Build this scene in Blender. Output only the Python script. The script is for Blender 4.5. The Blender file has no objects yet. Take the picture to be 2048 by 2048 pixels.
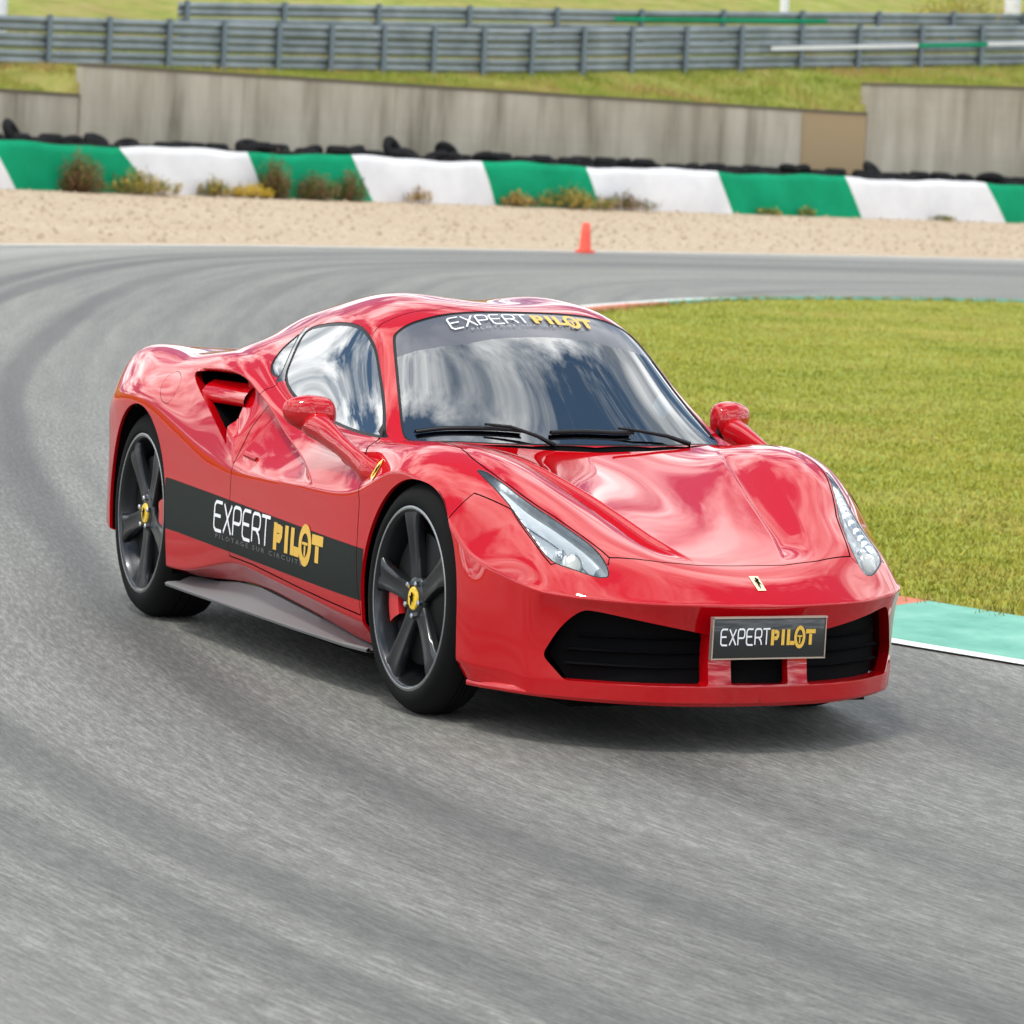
import bpy, bmesh, math, random
import numpy as np
from mathutils import Vector, Matrix
from math import sin, cos, pi, radians

# ------------------------------------------------------------------ camera, world, sun, exposure
SC = bpy.context.scene
COL = SC.collection
KZ = 1.294            # the photograph shows the whole place about 1.3 times as tall as wide; every height is built so
cam_data = bpy.data.cameras.new('camera')
cam = bpy.data.objects.new('camera', cam_data)
COL.objects.link(cam)
SC.camera = cam
_Y, _P, _R = 2.669, .102, .053
_f = Vector((cos(_P) * cos(_Y), cos(_P) * sin(_Y), -sin(_P)))
_r = Vector((sin(_Y), -cos(_Y), 0))
_u = _r.cross(_f)
_R3 = _r * cos(_R) + _u * sin(_R)
_U3 = -_r * sin(_R) + _u * cos(_R)
M = Matrix((_R3, _U3, -_f)).transposed().to_4x4()
M.translation = Vector((12.97, -7.139, 2.249))
cam.matrix_world = M
cam_data.sensor_width = 36
cam_data.lens = 7814.013 / 2048 * 36
cam_data.clip_start = .1
cam_data.clip_end = 2000
cam_data.dof.use_dof = True
cam_data.dof.focus_distance = 14.2
cam_data.dof.aperture_fstop = 7

SUN_EL, SUN_AZ = radians(66), radians(-55)    # azimuth of the sun seen from the car, measured from +x
w = bpy.data.worlds.new('World')
SC.world = w
w.use_nodes = True
nt = w.node_tree
nt.nodes.clear()
def wn(t, **k):
    n = nt.nodes.new(t)
    for a, b in k.items():
        setattr(n, a, b)
    return n
out = wn('ShaderNodeOutputWorld'); bg = wn('ShaderNodeBackground')
sky = wn('ShaderNodeTexSky', sky_type='NISHITA', sun_disc=False)
sky.sun_elevation = SUN_EL
sky.sun_rotation = pi / 2 - SUN_AZ
tc = wn('ShaderNodeTexCoord'); sep = wn('ShaderNodeSeparateXYZ')
nt.links.new(tc.outputs['Generated'], sep.inputs[0])
mx = wn('ShaderNodeMath', operation='MAXIMUM'); mx.inputs[1].default_value = .0
nt.links.new(sep.outputs['Z'], mx.inputs[0])
ad = wn('ShaderNodeMath', operation='ADD'); ad.inputs[1].default_value = .22
nt.links.new(mx.outputs[0], ad.inputs[0])
dv = wn('ShaderNodeVectorMath', operation='DIVIDE')       # clouds lie on a flat layer overhead
cmb = wn('ShaderNodeCombineXYZ')
for i in range(3):
    nt.links.new(ad.outputs[0], cmb.inputs[i])
nt.links.new(tc.outputs['Generated'], dv.inputs[0]); nt.links.new(cmb.outputs[0], dv.inputs[1])
n1 = wn('ShaderNodeTexNoise'); n1.inputs['Scale'].default_value = 2.1; n1.inputs['Detail'].default_value = 7
n1.inputs['Roughness'].default_value = .58; n1.inputs['Distortion'].default_value = .15
SEED = (9.2, 9.2, 0.0)
ofs = wn('ShaderNodeVectorMath', operation='ADD'); ofs.inputs[1].default_value = SEED
nt.links.new(dv.outputs[0], ofs.inputs[0]); nt.links.new(ofs.outputs[0], n1.inputs['Vector'])
rp = wn('ShaderNodeValToRGB')
rp.color_ramp.elements[0].position = .435; rp.color_ramp.elements[0].color = (0, 0, 0, 1)
rp.color_ramp.elements[1].position = .54; rp.color_ramp.elements[1].color = (1, 1, 1, 1)
nt.links.new(n1.outputs['Fac'], rp.inputs[0])
n2 = wn('ShaderNodeTexNoise'); n2.inputs['Scale'].default_value = 4.5; n2.inputs['Detail'].default_value = 6
nt.links.new(ofs.outputs[0], n2.inputs['Vector'])
rc = wn('ShaderNodeValToRGB')
rc.color_ramp.elements[0].position = .3; rc.color_ramp.elements[0].color = (9.0, 10.2, 11.5, 1)
rc.color_ramp.elements[1].position = .68; rc.color_ramp.elements[1].color = (50, 50, 49, 1)
nt.links.new(n2.outputs['Fac'], rc.inputs[0])
mix = wn('ShaderNodeMix', data_type='RGBA')
nt.links.new(rp.outputs[0], mix.inputs[0])
pale = wn('ShaderNodeMix', data_type='RGBA'); pale.inputs[0].default_value = .45; pale.inputs[7].default_value = (4.5, 8.2, 13.5, 1)
nt.links.new(sky.outputs[0], pale.inputs[6]); nt.links.new(pale.outputs[2], mix.inputs[6]); nt.links.new(rc.outputs[0], mix.inputs[7])
nt.links.new(mix.outputs[2], bg.inputs[0])
bg.inputs[1].default_value = .12
nt.links.new(bg.outputs[0], out.inputs[0])

sl = bpy.data.lights.new('sun', 'SUN')
sl.energy = 2.8; sl.angle = radians(7); sl.color = (1, .93, .84)
so = bpy.data.objects.new('sun', sl); COL.objects.link(so)
sd = Vector((cos(SUN_EL) * cos(SUN_AZ), cos(SUN_EL) * sin(SUN_AZ), sin(SUN_EL)))
so.rotation_euler = sd.to_track_quat('Z', 'Y').to_euler()
so.location = (0, 0, 30)
SC.view_settings.view_transform = 'Standard'
SC.view_settings.look = 'None'
SC.view_settings.gamma = 1
SC.view_settings.use_curve_mapping = False
SC.view_settings.exposure = -.68
# ------------------------------------------------------------------ helpers
def tag(o, label=None, cat=None, group=None, kind=None):
    if label: o['label'] = label
    if cat: o['category'] = cat
    if group: o['group'] = group
    if kind: o['kind'] = kind
    return o

def mesh_data(name, V, F, mat, smooth=True, normals=None, uv=None):
    V = np.asarray(V, float).reshape(-1, 3).copy()
    V[:, 2] *= KZ
    me = bpy.data.meshes.new(name)
    me.from_pydata(V.tolist(), [], [list(map(int, f)) for f in F])
    me.validate(clean_customdata=False)
    me.polygons.foreach_set('use_smooth', [smooth] * len(me.polygons))
    if mat is not None:
        me.materials.append(mat)
    if uv is not None and len(me.vertices) == len(uv):
        l = me.uv_layers.new(name='uv')
        vi = np.empty(len(me.loops), int); me.loops.foreach_get('vertex_index', vi)
        l.data.foreach_set('uv', np.asarray(uv, float)[vi].ravel())
    me.update()
    if normals is not None and len(me.vertices) == len(normals):
        n = np.asarray(normals, float).copy()
        n[:, 2] /= KZ
        n /= np.linalg.norm(n, axis=1)[:, None] + 1e-12
        me.normals_split_custom_set_from_vertices(n.tolist())
    return me

def obj(name, V, F, mat, parent=None, smooth=True, normals=None, loc=None, uv=None):
    o = bpy.data.objects.new(name, mesh_data(name, V, F, mat, smooth, normals, uv))
    COL.objects.link(o)
    if parent is not None:
        o.parent = parent
    if loc is not None:
        o.location = (loc[0], loc[1], loc[2] * KZ)
    return o

def thing(name, label, cat, loc=(0, 0, 0), group=None):
    o = bpy.data.objects.new(name, None)
    COL.objects.link(o)
    o.location = (loc[0], loc[1], loc[2] * KZ)
    o.empty_display_size = .2
    return tag(o, label, cat, group)

class MB:
    """collects simple shapes into one mesh"""
    def __init__(s): s.V = []; s.F = []
    def add(s, V, F):
        b = len(s.V)
        s.V += [tuple(map(float, v)) for v in V]
        s.F += [tuple(int(i) + b for i in f) for f in F]
        return s
    def box(s, c, d, rot=None):
        c = np.array(c, float); h = np.array(d, float) / 2
        P = np.array([[x, y, z] for x in (-1, 1) for y in (-1, 1) for z in (-1, 1)], float) * h
        if rot is not None:
            P = P @ np.array(rot).T
        return s.add(P + c, [(0, 1, 3, 2), (4, 6, 7, 5), (0, 4, 5, 1), (2, 3, 7, 6), (0, 2, 6, 4), (1, 5, 7, 3)])
    def hull8(s, P):
        return s.add(P, [(0, 1, 2, 3), (7, 6, 5, 4), (0, 4, 5, 1), (1, 5, 6, 2), (2, 6, 7, 3), (3, 7, 4, 0)])
    def tube(s, pts, r, n=10, cap=True):
        pts = [np.array(p, float) for p in pts]
        rr = r if hasattr(r, '__len__') else [r] * len(pts)
        V = []; F = []
        ref = np.array([0, 0, 1.])
        for i, p in enumerate(pts):
            t = pts[min(i + 1, len(pts) - 1)] - pts[max(i - 1, 0)]
            t /= np.linalg.norm(t) + 1e-12
            a = np.cross(t, ref)
            if np.linalg.norm(a) < .1: a = np.cross(t, [1, 0, 0.])
            a /= np.linalg.norm(a); b = np.cross(t, a)
            for k in range(n):
                V.append(p + rr[i] * (a * cos(2 * pi * k / n) + b * sin(2 * pi * k / n)))
        for i in range(len(pts) - 1):
            for k in range(n):
                F.append((i * n + k, i * n + (k + 1) % n, (i + 1) * n + (k + 1) % n, (i + 1) * n + k))
        if cap:
            F.append(tuple(range(n))[::-1]); F.append(tuple((len(pts) - 1) * n + k for k in range(n)))
        return s.add(V, F)
    def lathe_y(s, prof, c=(0, 0, 0), n=48, a0=0, a1=2 * pi):
        """profile of (r, y) spun about the y axis"""
        V = []; F = []; full = abs(a1 - a0 - 2 * pi) < 1e-6
        m = n if full else n + 1
        for (r, y) in prof:
            for k in range(m):
                a = a0 + (a1 - a0) * k / n
                V.append((c[0] + r * cos(a), c[1] + y, c[2] + r * sin(a)))
        for i in range(len(prof) - 1):
            for k in range(n):
                k2 = (k + 1) % m
                F.append((i * m + k, (i + 1) * m + k, (i + 1) * m + k2, i * m + k2))
        return s.add(V, F)
    def grid(s, P):
        P = np.asarray(P, float); a, b = P.shape[:2]
        return s.add(P.reshape(-1, 3), [(i * b + j, i * b + j + 1, (i + 1) * b + j + 1, (i + 1) * b + j) for i in range(a - 1) for j in range(b - 1)])
    def build(s, name, mat, parent=None, smooth=False, loc=None, uv=None):
        return obj(name, s.V, s.F, mat, parent, smooth, None, loc, uv)

def bevel(o, width=.004, seg=2, angle=30):
    """a real bevel baked into the mesh"""
    bm = bmesh.new(); bm.from_mesh(o.data)
    bmesh.ops.remove_doubles(bm, verts=bm.verts, dist=1e-5)
    es = [e for e in bm.edges if len(e.link_faces) == 2 and e.calc_face_angle(0) > radians(angle)]
    bmesh.ops.bevel(bm, geom=es, offset=width, segments=seg, affect='EDGES', profile=.5, clamp_overlap=True)
    bm.normal_update()
    bm.to_mesh(o.data); bm.free()
    o.data.polygons.foreach_set('use_smooth', [True] * len(o.data.polygons))
    o.data.set_sharp_from_angle(angle=radians(45))
    return o

def copy_tree(o, parent=None, loc=None):
    c = o.copy(); COL.objects.link(c)
    if parent is not None: c.parent = parent
    if loc is not None: c.location = (loc[0], loc[1], loc[2] * KZ)
    for ch in list(o.children):
        copy_tree(ch, c)
    return c

# ---- materials
def mat(name, col=(.5, .5, .5), rough=.5, metal=0, coat=0, spec=.5, coat_rough=.03, ior=1.5, emit=None):
    m = bpy.data.materials.new(name); m.use_nodes = True
    b = m.node_tree.nodes['Principled BSDF']
    b.inputs['Base Color'].default_value = (*col, 1)
    b.inputs['Roughness'].default_value = rough
    b.inputs['Metallic'].default_value = metal
    b.inputs['Coat Weight'].default_value = coat
    b.inputs['Coat Roughness'].default_value = coat_rough
    b.inputs['Specular IOR Level'].default_value = spec
    b.inputs['IOR'].default_value = ior
    if emit:
        b.inputs['Emission Color'].default_value = (*emit[:3], 1); b.inputs['Emission Strength'].default_value = emit[3]
    return m

class N:
    """small node-tree writer"""
    def __init__(s, m):
        s.t = m.node_tree; s.n = s.t.nodes; s.b = s.n['Principled BSDF']
    def new(s, t, inp=None, **k):
        n = s.n.new(t)
        for a, b in k.items(): setattr(n, a, b)
        for a, b in (inp or {}).items():
            if hasattr(b, 'is_output'): s.t.links.new(b, n.inputs[a])
            else: n.inputs[a].default_value = b
        return n
    def link(s, a, b): s.t.links.new(a, b)
    def noise(s, vec, scale, detail=4, rough=.5, dist=0):
        n = s.new('ShaderNodeTexNoise', {'Scale': scale, 'Detail': detail, 'Roughness': rough, 'Distortion': dist})
        if vec is not None: s.link(vec, n.inputs['Vector'])
        return n.outputs['Fac']
    def ramp(s, fac, stops):
        n = s.new('ShaderNodeValToRGB')
        e = n.color_ramp.elements
        while len(e) < len(stops): e.new(.5)
        for i, (p, c) in enumerate(stops):
            e[i].position = p
            e[i].color = (*c, 1) if hasattr(c, '__len__') else (c, c, c, 1)
        s.link(fac, n.inputs[0])
        return n.outputs[0]
    def mapping(s, vec, scale=(1, 1, 1), rot=(0, 0, 0), loc=(0, 0, 0)):
        n = s.new('ShaderNodeMapping', {'Scale': scale, 'Rotation': rot, 'Location': loc})
        s.link(vec, n.inputs['Vector'])
        return n.outputs[0]
    def mix(s, fac, a, b, blend='MIX'):
        n = s.new('ShaderNodeMix', data_type='RGBA', blend_type=blend)
        for i, v in ((0, fac), (6, a), (7, b)):
            if hasattr(v, 'is_output'): s.link(v, n.inputs[i])
            elif hasattr(v, '__len__'): n.inputs[i].default_value = (*v, 1)
            else: n.inputs[i].default_value = v
        return n.outputs[2]
    def math(s, op, a, b=0, c=None):
        n = s.new('ShaderNodeMath', operation=op)
        for i, v in enumerate((a, b) if c is None else (a, b, c)):
            if hasattr(v, 'is_output'): s.link(v, n.inputs[i])
            else: n.inputs[i].default_value = v
        return n.outputs[0]
    def coord(s, which='Object'):
        return s.new('ShaderNodeTexCoord').outputs[which]
    def pos(s):
        return s.new('ShaderNodeNewGeometry').outputs['Position']
    def bump(s, h, strength=.3, dist=.01):
        n = s.new('ShaderNodeBump', {'Strength': strength, 'Distance': dist})
        s.link(h, n.inputs['Height'])
        s.link(n.outputs[0], s.b.inputs['Normal'])
# ------------------------------------------------------------------ the ground, the track, the bank
rng = random.Random(7)
nrng = np.random.RandomState(5)
def spline(pts, step):
    c = catmull_(pts)
    d = np.r_[0, np.cumsum(np.linalg.norm(np.diff(c, axis=0), axis=1))]
    n = int(d[-1] / step); t = np.linspace(0, d[-1], n + 1)
    return np.stack([np.interp(t, d, c[:, 0]), np.interp(t, d, c[:, 1])], 1)
def catmull_(pts, n=12):
    pts = np.array(pts, float); m = len(pts); o = []
    for i in range(m - 1):
        p0, p1, p2, p3 = pts[max(i - 1, 0)], pts[i], pts[i + 1], pts[min(i + 2, m - 1)]
        for k in range(n):
            t = k / n
            o.append(.5 * ((2 * p1) + (p2 - p0) * t + (2 * p0 - 5 * p1 + 4 * p2 - p3) * t * t + (3 * p1 - p0 - 3 * p2 + p3) * t ** 3))
    o.append(pts[-1]); return np.array(o)
def offset(path, d):
    t = np.gradient(path, axis=0); t /= np.linalg.norm(t, axis=1)[:, None]
    n = np.stack([-t[:, 1], t[:, 0]], 1)          # left of the direction of travel
    return path + n * d

# materials of the ground
def ground_mat(name, cols, scale, rough=.95, bump=.4, stretch=(1, 1, 1), dist=.02, big=.08):
    m = mat(name, cols[0], rough, spec=.2); n = N(m)
    p = n.mapping(n.pos(), stretch)
    a = n.noise(p, scale, 8, .65); b = n.noise(n.pos(), big, 4, .6)
    c = n.ramp(a, [(.32, cols[0]), (.5, cols[1]), (.68, cols[2])])
    c = n.mix(n.ramp(b, [(.35, 0), (.65, 1)]), c, n.mix(.5, c, cols[3]))
    n.link(c, n.b.inputs['Base Color']); n.bump(a, bump, dist)
    return m
asphalt = mat('asphalt', (.12, .12, .12), .72, spec=.35); n_ = N(asphalt)
uvn = n_.coord('UV'); sx = n_.new('ShaderNodeSeparateXYZ'); n_.link(uvn, sx.inputs[0])
S_, T_ = sx.outputs[0], sx.outputs[1]
fine = n_.noise(n_.mapping(uvn, (7, 52, 1)), 1.0, 5, .7)
grain = n_.noise(n_.mapping(uvn, (45, 130, 1)), 1.0, 3, .7)
mid_ = n_.noise(n_.mapping(uvn, (.5, 6.5, 1)), 1.0, 4, .6)
lane = n_.noise(n_.mapping(uvn, (.035, 1.25, 1), loc=(3.1, 1.7, 0)), 1.0, 3, .55)
patch = n_.noise(n_.mapping(uvn, (.05, .12, 1)), 1.0, 3, .5)
col_ = n_.ramp(fine, [(.36, (.075, .076, .071)), (.5, (.168, .169, .158)), (.64, (.33, .33, .305))])
col_ = n_.mix(.42, col_, n_.ramp(grain, [(.32, (.08, .08, .075)), (.68, (.32, .32, .30))]))
col_ = n_.mix(1, col_, n_.ramp(mid_, [(.3, (.84, .84, .84)), (.7, (1.1, 1.1, 1.1))]), 'MULTIPLY')
col_ = n_.mix(1, col_, n_.ramp(lane, [(.36, (.68, .68, .69)), (.5, (.95, .95, .95)), (.64, (1.10, 1.10, 1.09))]), 'MULTIPLY')
def band_at(t0, hw, dark):           # a rubbered-in tyre line at lateral position t0
    d = n_.math('ABSOLUTE', n_.math('SUBTRACT', n_.math('ADD', T_, n_.math('MULTIPLY', n_.math('SUBTRACT', lane, .5), .5)), t0))
    f = n_.ramp(n_.math('DIVIDE', d, hw), [(.35, 1), (1.0, 0)])
    return n_.math('MULTIPLY', f, dark)
for t0, hw, dk in ((-1.02, .22, .50), (-1.46, .19, .46), (-.05, .19, .46), (.45, .14, .22), (.9, .4, .22), (-2.6, .30, .10), (2.3, .5, .2)):
    col_ = n_.mix(band_at(t0, hw, dk), col_, (.055, .056, .058))
# off the racing line the surface is paler
off_ = n_.ramp(n_.math('DIVIDE', n_.math('MULTIPLY', T_, -1), 12), [(.14, 0), (.26, 1)])
col_ = n_.mix(n_.math('MULTIPLY', off_, .85), col_, n_.mix(.42, n_.mix(1, col_, (1.25, 1.25, 1.23), 'MULTIPLY'), (.38, .375, .355)))
col_ = n_.mix(1, col_, (1, .985, .95), 'MULTIPLY')
n_.link(col_, n_.b.inputs['Base Color'])
n_.bump(grain, .35, .006)
gravel_m = ground_mat('gravel', [(.29, .22, .145), (.47, .37, .26), (.66, .57, .45), (.41, .31, .21)], 6.5, bump=.9, dist=.06, stretch=(1, 1, 1), big=.25)
soil = ground_mat('soil', [(.20, .15, .09), (.28, .21, .12), (.36, .28, .17), (.22, .20, .08)], 1.8)
grass_m = ground_mat('grass_ground', [(.20, .215, .028), (.27, .28, .042), (.36, .35, .09), (.20, .28, .035)], 3.5, bump=.7, dist=.05, big=.12)
bank_m = ground_mat('bank_grass', [(.15, .19, .03), (.24, .27, .05), (.34, .30, .12), (.26, .17, .07)], 1.3, bump=.7, dist=.08, big=.35)
whitep = ground_mat('white_paint_line', [(.66, .66, .64), (.74, .74, .72), (.8, .8, .78), (.7, .7, .68)], 5, bump=.1)

def ribbon(name, a, b, z, m, parent=None, uv=None, kind='structure'):
    P_ = np.zeros((len(a), 2, 3)); P_[:, 0, :2] = a; P_[:, 1, :2] = b; P_[:, :, 2] = z
    mb = MB(); mb.grid(P_); o = mb.build(name, m, parent)
    if parent is None: tag(o, kind=kind)
    return o
g = MB(); V = [(-900, -700, -.012), (300, -700, -.012), (300, 700, -.012), (-900, 700, -.012)]
g.add(V, [(0, 1, 2, 3)]); tag(g.build('ground', soil), kind='structure')
# the track, swept along the line the cars take; texture runs with it
REF = [(-52, 90), (-47, 60), (-44.8, 42), (-43.2, 31), (-41.2, 21.5), (-38.2, 15.8), (-34, 12.1), (-26.5, 7.95), (-17.5, 3.9), (-11.3, 1.55), (-7.65, .37), (-5.3, -.27), (-2.4, -1.05), (.4, -1.55), (2.8, -1.62), (6, -1.2), (10, .0), (16, 3.5), (24, 10), (36, 24)]
ref = spline(REF, .5)
ss = np.arange(len(ref)) * .5
tt = [-34, -24, -17, -12, -9, -7, -5, -3.5, -2, -1, 0, 1, 2, 3, 4, 6, 8, 10]
rows = [offset(ref, t) for t in tt]
P_ = np.zeros((len(ref), len(tt), 3)); UV = np.zeros((len(ref), len(tt), 2))
for j, t in enumerate(tt): P_[:, j, :2] = rows[j]; UV[:, j, 0] = ss; UV[:, j, 1] = t
mb = MB(); mb.grid(P_)
tag(mb.build('track', asphalt, uv=UV.reshape(-1, 2)), kind='structure')
# gravel bed beyond the outer edge
OUT = [(-75, 110), (-58, 70), (-51.5, 48), (-47.9, 34.4), (-46.75, 29.9), (-45.1, 24.9), (-43.9, 21.5), (-42.1, 16.3), (-39.5, 11.4), (-36.5, 6.5), (-32.5, 1.5), (-27, -4), (-20, -9)]
outer = spline(OUT, .8)
far = offset(outer, -45)
tag(ribbon('gravel', outer, far, .004, gravel_m), kind='structure')
ribbon('edge_line', offset(outer, .02), offset(outer, .20), .008, whitep)
# a few thousand loose stones give the bed its grain
gb = nrng.rand(16000, 2)
i_ = (gb[:, 0] * (len(outer) - 1)).astype(int); w_ = gb[:, 1] * 34 + .3
sp = outer[i_] + (offset(outer, -1) - outer)[i_] * w_[:, None] + nrng.randn(16000, 2) * .3
keep = (np.abs(sp[:, 1] - 26) < 26) & (w_ > .9)
sp = sp[keep]; k = len(sp); r_ = .03 + .05 * nrng.rand(k) ** 2
th = nrng.rand(k) * 6.28
base = np.array([[1, 0, 0], [-.5, .8, 0], [-.5, -.8, 0], [0, 0, .8]])
c_, s_ = np.cos(th), np.sin(th)
V = np.zeros((k, 4, 3))
for q in range(4):
    V[:, q, 0] = sp[:, 0] + r_ * (base[q, 0] * c_ - base[q, 1] * s_); V[:, q, 1] = sp[:, 1] + r_ * (base[q, 0] * s_ + base[q, 1] * c_); V[:, q, 2] = .002 + r_ * base[q, 2]
F = (np.arange(k)[:, None, None] * 4 + np.array([[0, 1, 3], [1, 2, 3], [2, 0, 3]])[None]).reshape(-1, 3)
tag(obj('gravel_stones', V.reshape(-1, 3), F.tolist(), gravel_m, None, False), 'coarse loose stones scattered over the tan gravel trap', 'gravel', kind='stuff')
# infield: grass, kerb, white line
INN = [(-34, 60), (-32.6, 40), (-32.0, 29), (-31.7, 23.4), (-31.1, 20.6), (-30.15, 18.15), (-28.6, 16.2), (-26.8, 14.3), (-24, 11.7), (-20, 8.8), (-16, 6.3), (-12, 4.45), (-8, 3.2), (-5, 2.75), (-3.6, 2.72), (-2.4, 2.98), (-1.2, 3.38), (1, 4.2), (5, 6.2), (12, 11), (22, 20)]
inn = spline(INN, .4)
V = [(x, y, .012) for x, y in inn] + [(40, 40, .012), (40, 200, .012), (-40, 200, .012)]
g = MB(); g.add(V, [tuple(range(len(V)))]); infield = g.build('infield', grass_m); tag(infield, kind='structure')
bm = bmesh.new(); bm.from_mesh(infield.data); bmesh.ops.triangulate(bm, faces=bm.faces[:]); bm.to_mesh(infield.data); bm.free()
wdt = np.interp(inn[:, 0], [-30, -20, -4, 10], [.45, .6, .93, .93])
kin = inn; kout = inn.copy()
t_ = np.gradient(inn, axis=0); t_ /= np.linalg.norm(t_, axis=1)[:, None]; nn_ = np.stack([t_[:, 1], -t_[:, 0]], 1)
kerb_teal = ground_mat('kerb_teal', [(.115, .33, .255), (.17, .42, .33), (.24, .50, .40), (.15, .33, .28)], 3, bump=.2, dist=.01)
kerb_red = ground_mat('kerb_red', [(.50, .13, .08), (.56, .17, .11), (.6, .24, .17), (.5, .2, .15)], 4, bump=.2, dist=.01)
kerb = thing('kerb', 'low painted kerb in faded teal and red around the infield grass', 'kerb', (0, 0, 0))
def kerb_piece(a, b, c):
    w = wdt[a:b + 1, None]; p, n2 = inn[a:b + 1], nn_[a:b + 1]
    prof = ((-.03, .012), (0, .045), (.45, .030), (.98, .010), (1.0, .004))
    P_ = np.zeros((b - a + 1, 5, 3))
    for j, (q, z) in enumerate(prof): P_[:, j, :2] = p + n2 * w * q; P_[:, j, 2] = z
    mb = MB(); mb.grid(P_); return mb.build('kerb_block', c, kerb)
i = 0; teal = True
def near_i(x, y): return int(np.linalg.norm(inn - np.array([x, y]), axis=1).argmin())
cuts = [near_i(-32.6, 40), near_i(-32.2, 33), near_i(-31.9, 26), near_i(-31.75, 24.2), near_i(-30.0, 18.0), near_i(-28.3, 15.9), near_i(-25.5, 13), near_i(-21, 9.5), near_i(-16, 6.3), near_i(-12, 4.45), near_i(-8, 3.2), near_i(-4.6, 2.7), near_i(-2.25, 3.03), near_i(6, 6.8), near_i(12, 11)]
cl = [kerb_teal, kerb_red, kerb_red, kerb_teal, kerb_teal, kerb_red, kerb_teal, kerb_red, kerb_teal, kerb_red, kerb_teal, kerb_red, kerb_teal, kerb_red]
for a, b, c in zip(cuts[:-1], cuts[1:], cl):
    kerb_piece(a, b, c)
ribbon('edge_line', inn + nn_ * (wdt[:, None] + .005), inn + nn_ * (wdt[:, None] + .125), .008, whitep)
# grass blades over the infield (nearest part in view)
def blades(name, label, pts, h, m_, zf=None):
    k = len(pts); th = nrng.rand(k) * 6.28; L = h * (.6 + .8 * nrng.rand(k)); wd = .006 + .006 * nrng.rand(k)
    lean = nrng.randn(k, 2) * .45 * L[:, None]
    z0 = np.zeros(k) + .008 if zf is None else zf
    V = np.zeros((k, 3, 3))
    V[:, 0, 0] = pts[:, 0] + wd * np.cos(th); V[:, 0, 1] = pts[:, 1] + wd * np.sin(th)
    V[:, 1, 0] = pts[:, 0] - wd * np.cos(th); V[:, 1, 1] = pts[:, 1] - wd * np.sin(th)
    V[:, 2, :2] = pts + lean; V[:, :2, 2] = z0[:, None]; V[:, 2, 2] = z0 + L
    o = obj(name, V.reshape(-1, 3), np.arange(k * 3).reshape(-1, 3).tolist(), m_, None, False)
    return tag(o, label, 'grass', kind='stuff')
blade_m = mat('grass_blade', (.17, .18, .03), .7, spec=.2); bn = N(blade_m)
cc = bn.ramp(bn.noise(bn.pos(), .6, 5, .65), [(.3, (.21, .24, .028)), (.5, (.335, .32, .048)), (.7, (.50, .43, .13))])
cc = bn.mix(bn.ramp(bn.noise(bn.pos(), .16, 4, .6), [(.45, .0), (.65, .4)]), cc, (.22, .27, .03)); cc = bn.mix(bn.ramp(bn.noise(bn.mapping(bn.pos(), (1, 1, 1), loc=(7, 3, 0)), .33, 5, .7), [(.52, .0), (.70, .7)]), cc, (.46, .34, .12))
c2 = bn.ramp(bn.noise(bn.pos(), 23., 2, .5), [(.3, (.7, .7, .7)), (.7, (1.35, 1.3, 1.25))])
bn.link(bn.mix(1, cc, c2, 'MULTIPLY'), bn.b.inputs['Base Color'])
q = nrng.rand(1500000, 2); X = -32 + q[:, 0] * 34; Y = 2.6 + q[:, 1] * 26
# inside test: left of the inner edge
from mathutils.kdtree import KDTree
def inside_poly(px, py, poly):
    ins = np.zeros(len(px), bool); n = len(poly)
    for i in range(n):
        a, b = poly[i], poly[(i + 1) % n]
        c = (a[1] > py) != (b[1] > py)
        with np.errstate(divide='ignore', invalid='ignore'):
            ins ^= c & (px < (b[0] - a[0]) * (py - a[1]) / (b[1] - a[1]) + a[0])
    return ins
camp = np.array([12.97, -7.139])
ang = np.degrees(np.arctan2(Y + 7.139, X - 12.97)); vis = (ang < 159.5) & (ang > 143.8)
dist = np.hypot(X - camp[0], Y - camp[1])
keep = vis & (nrng.rand(len(X)) < np.clip((20 / dist) ** 1.6, 0, 1))
X, Y = X[keep], Y[keep]
ip = np.concatenate([inn[::3], [[40, 40], [40, 200], [-40, 200]]])
k_ = inside_poly(X, Y, ip); pts = np.stack([X[k_], Y[k_]], 1)[:170000]
blades('grass', 'short yellow-green grass covering the infield beside the track', pts, .022, blade_m)

# ragged tufts where the grass meets the kerb
ei = (nrng.rand(9000) ** .5 * (len(inn) - 60)).astype(int) + 20
ep = inn[ei] - nn_[ei] * (nrng.randn(9000, 1) * .05 + .02) + nrng.randn(9000, 2) * .05
tuft_m = mat('tuft_blade', (.30, .25, .07), .8, spec=.1); bn = N(tuft_m)
bn.link(bn.ramp(bn.noise(bn.pos(), 2.5, 3, .6), [(.35, (.16, .19, .03)), (.65, (.40, .31, .10))]), bn.b.inputs['Base Color'])
blades('edge_tufts', 'dry ragged grass tufts along the rim of the infield', ep, .045, tuft_m, np.zeros(len(ep)) + .01)

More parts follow.
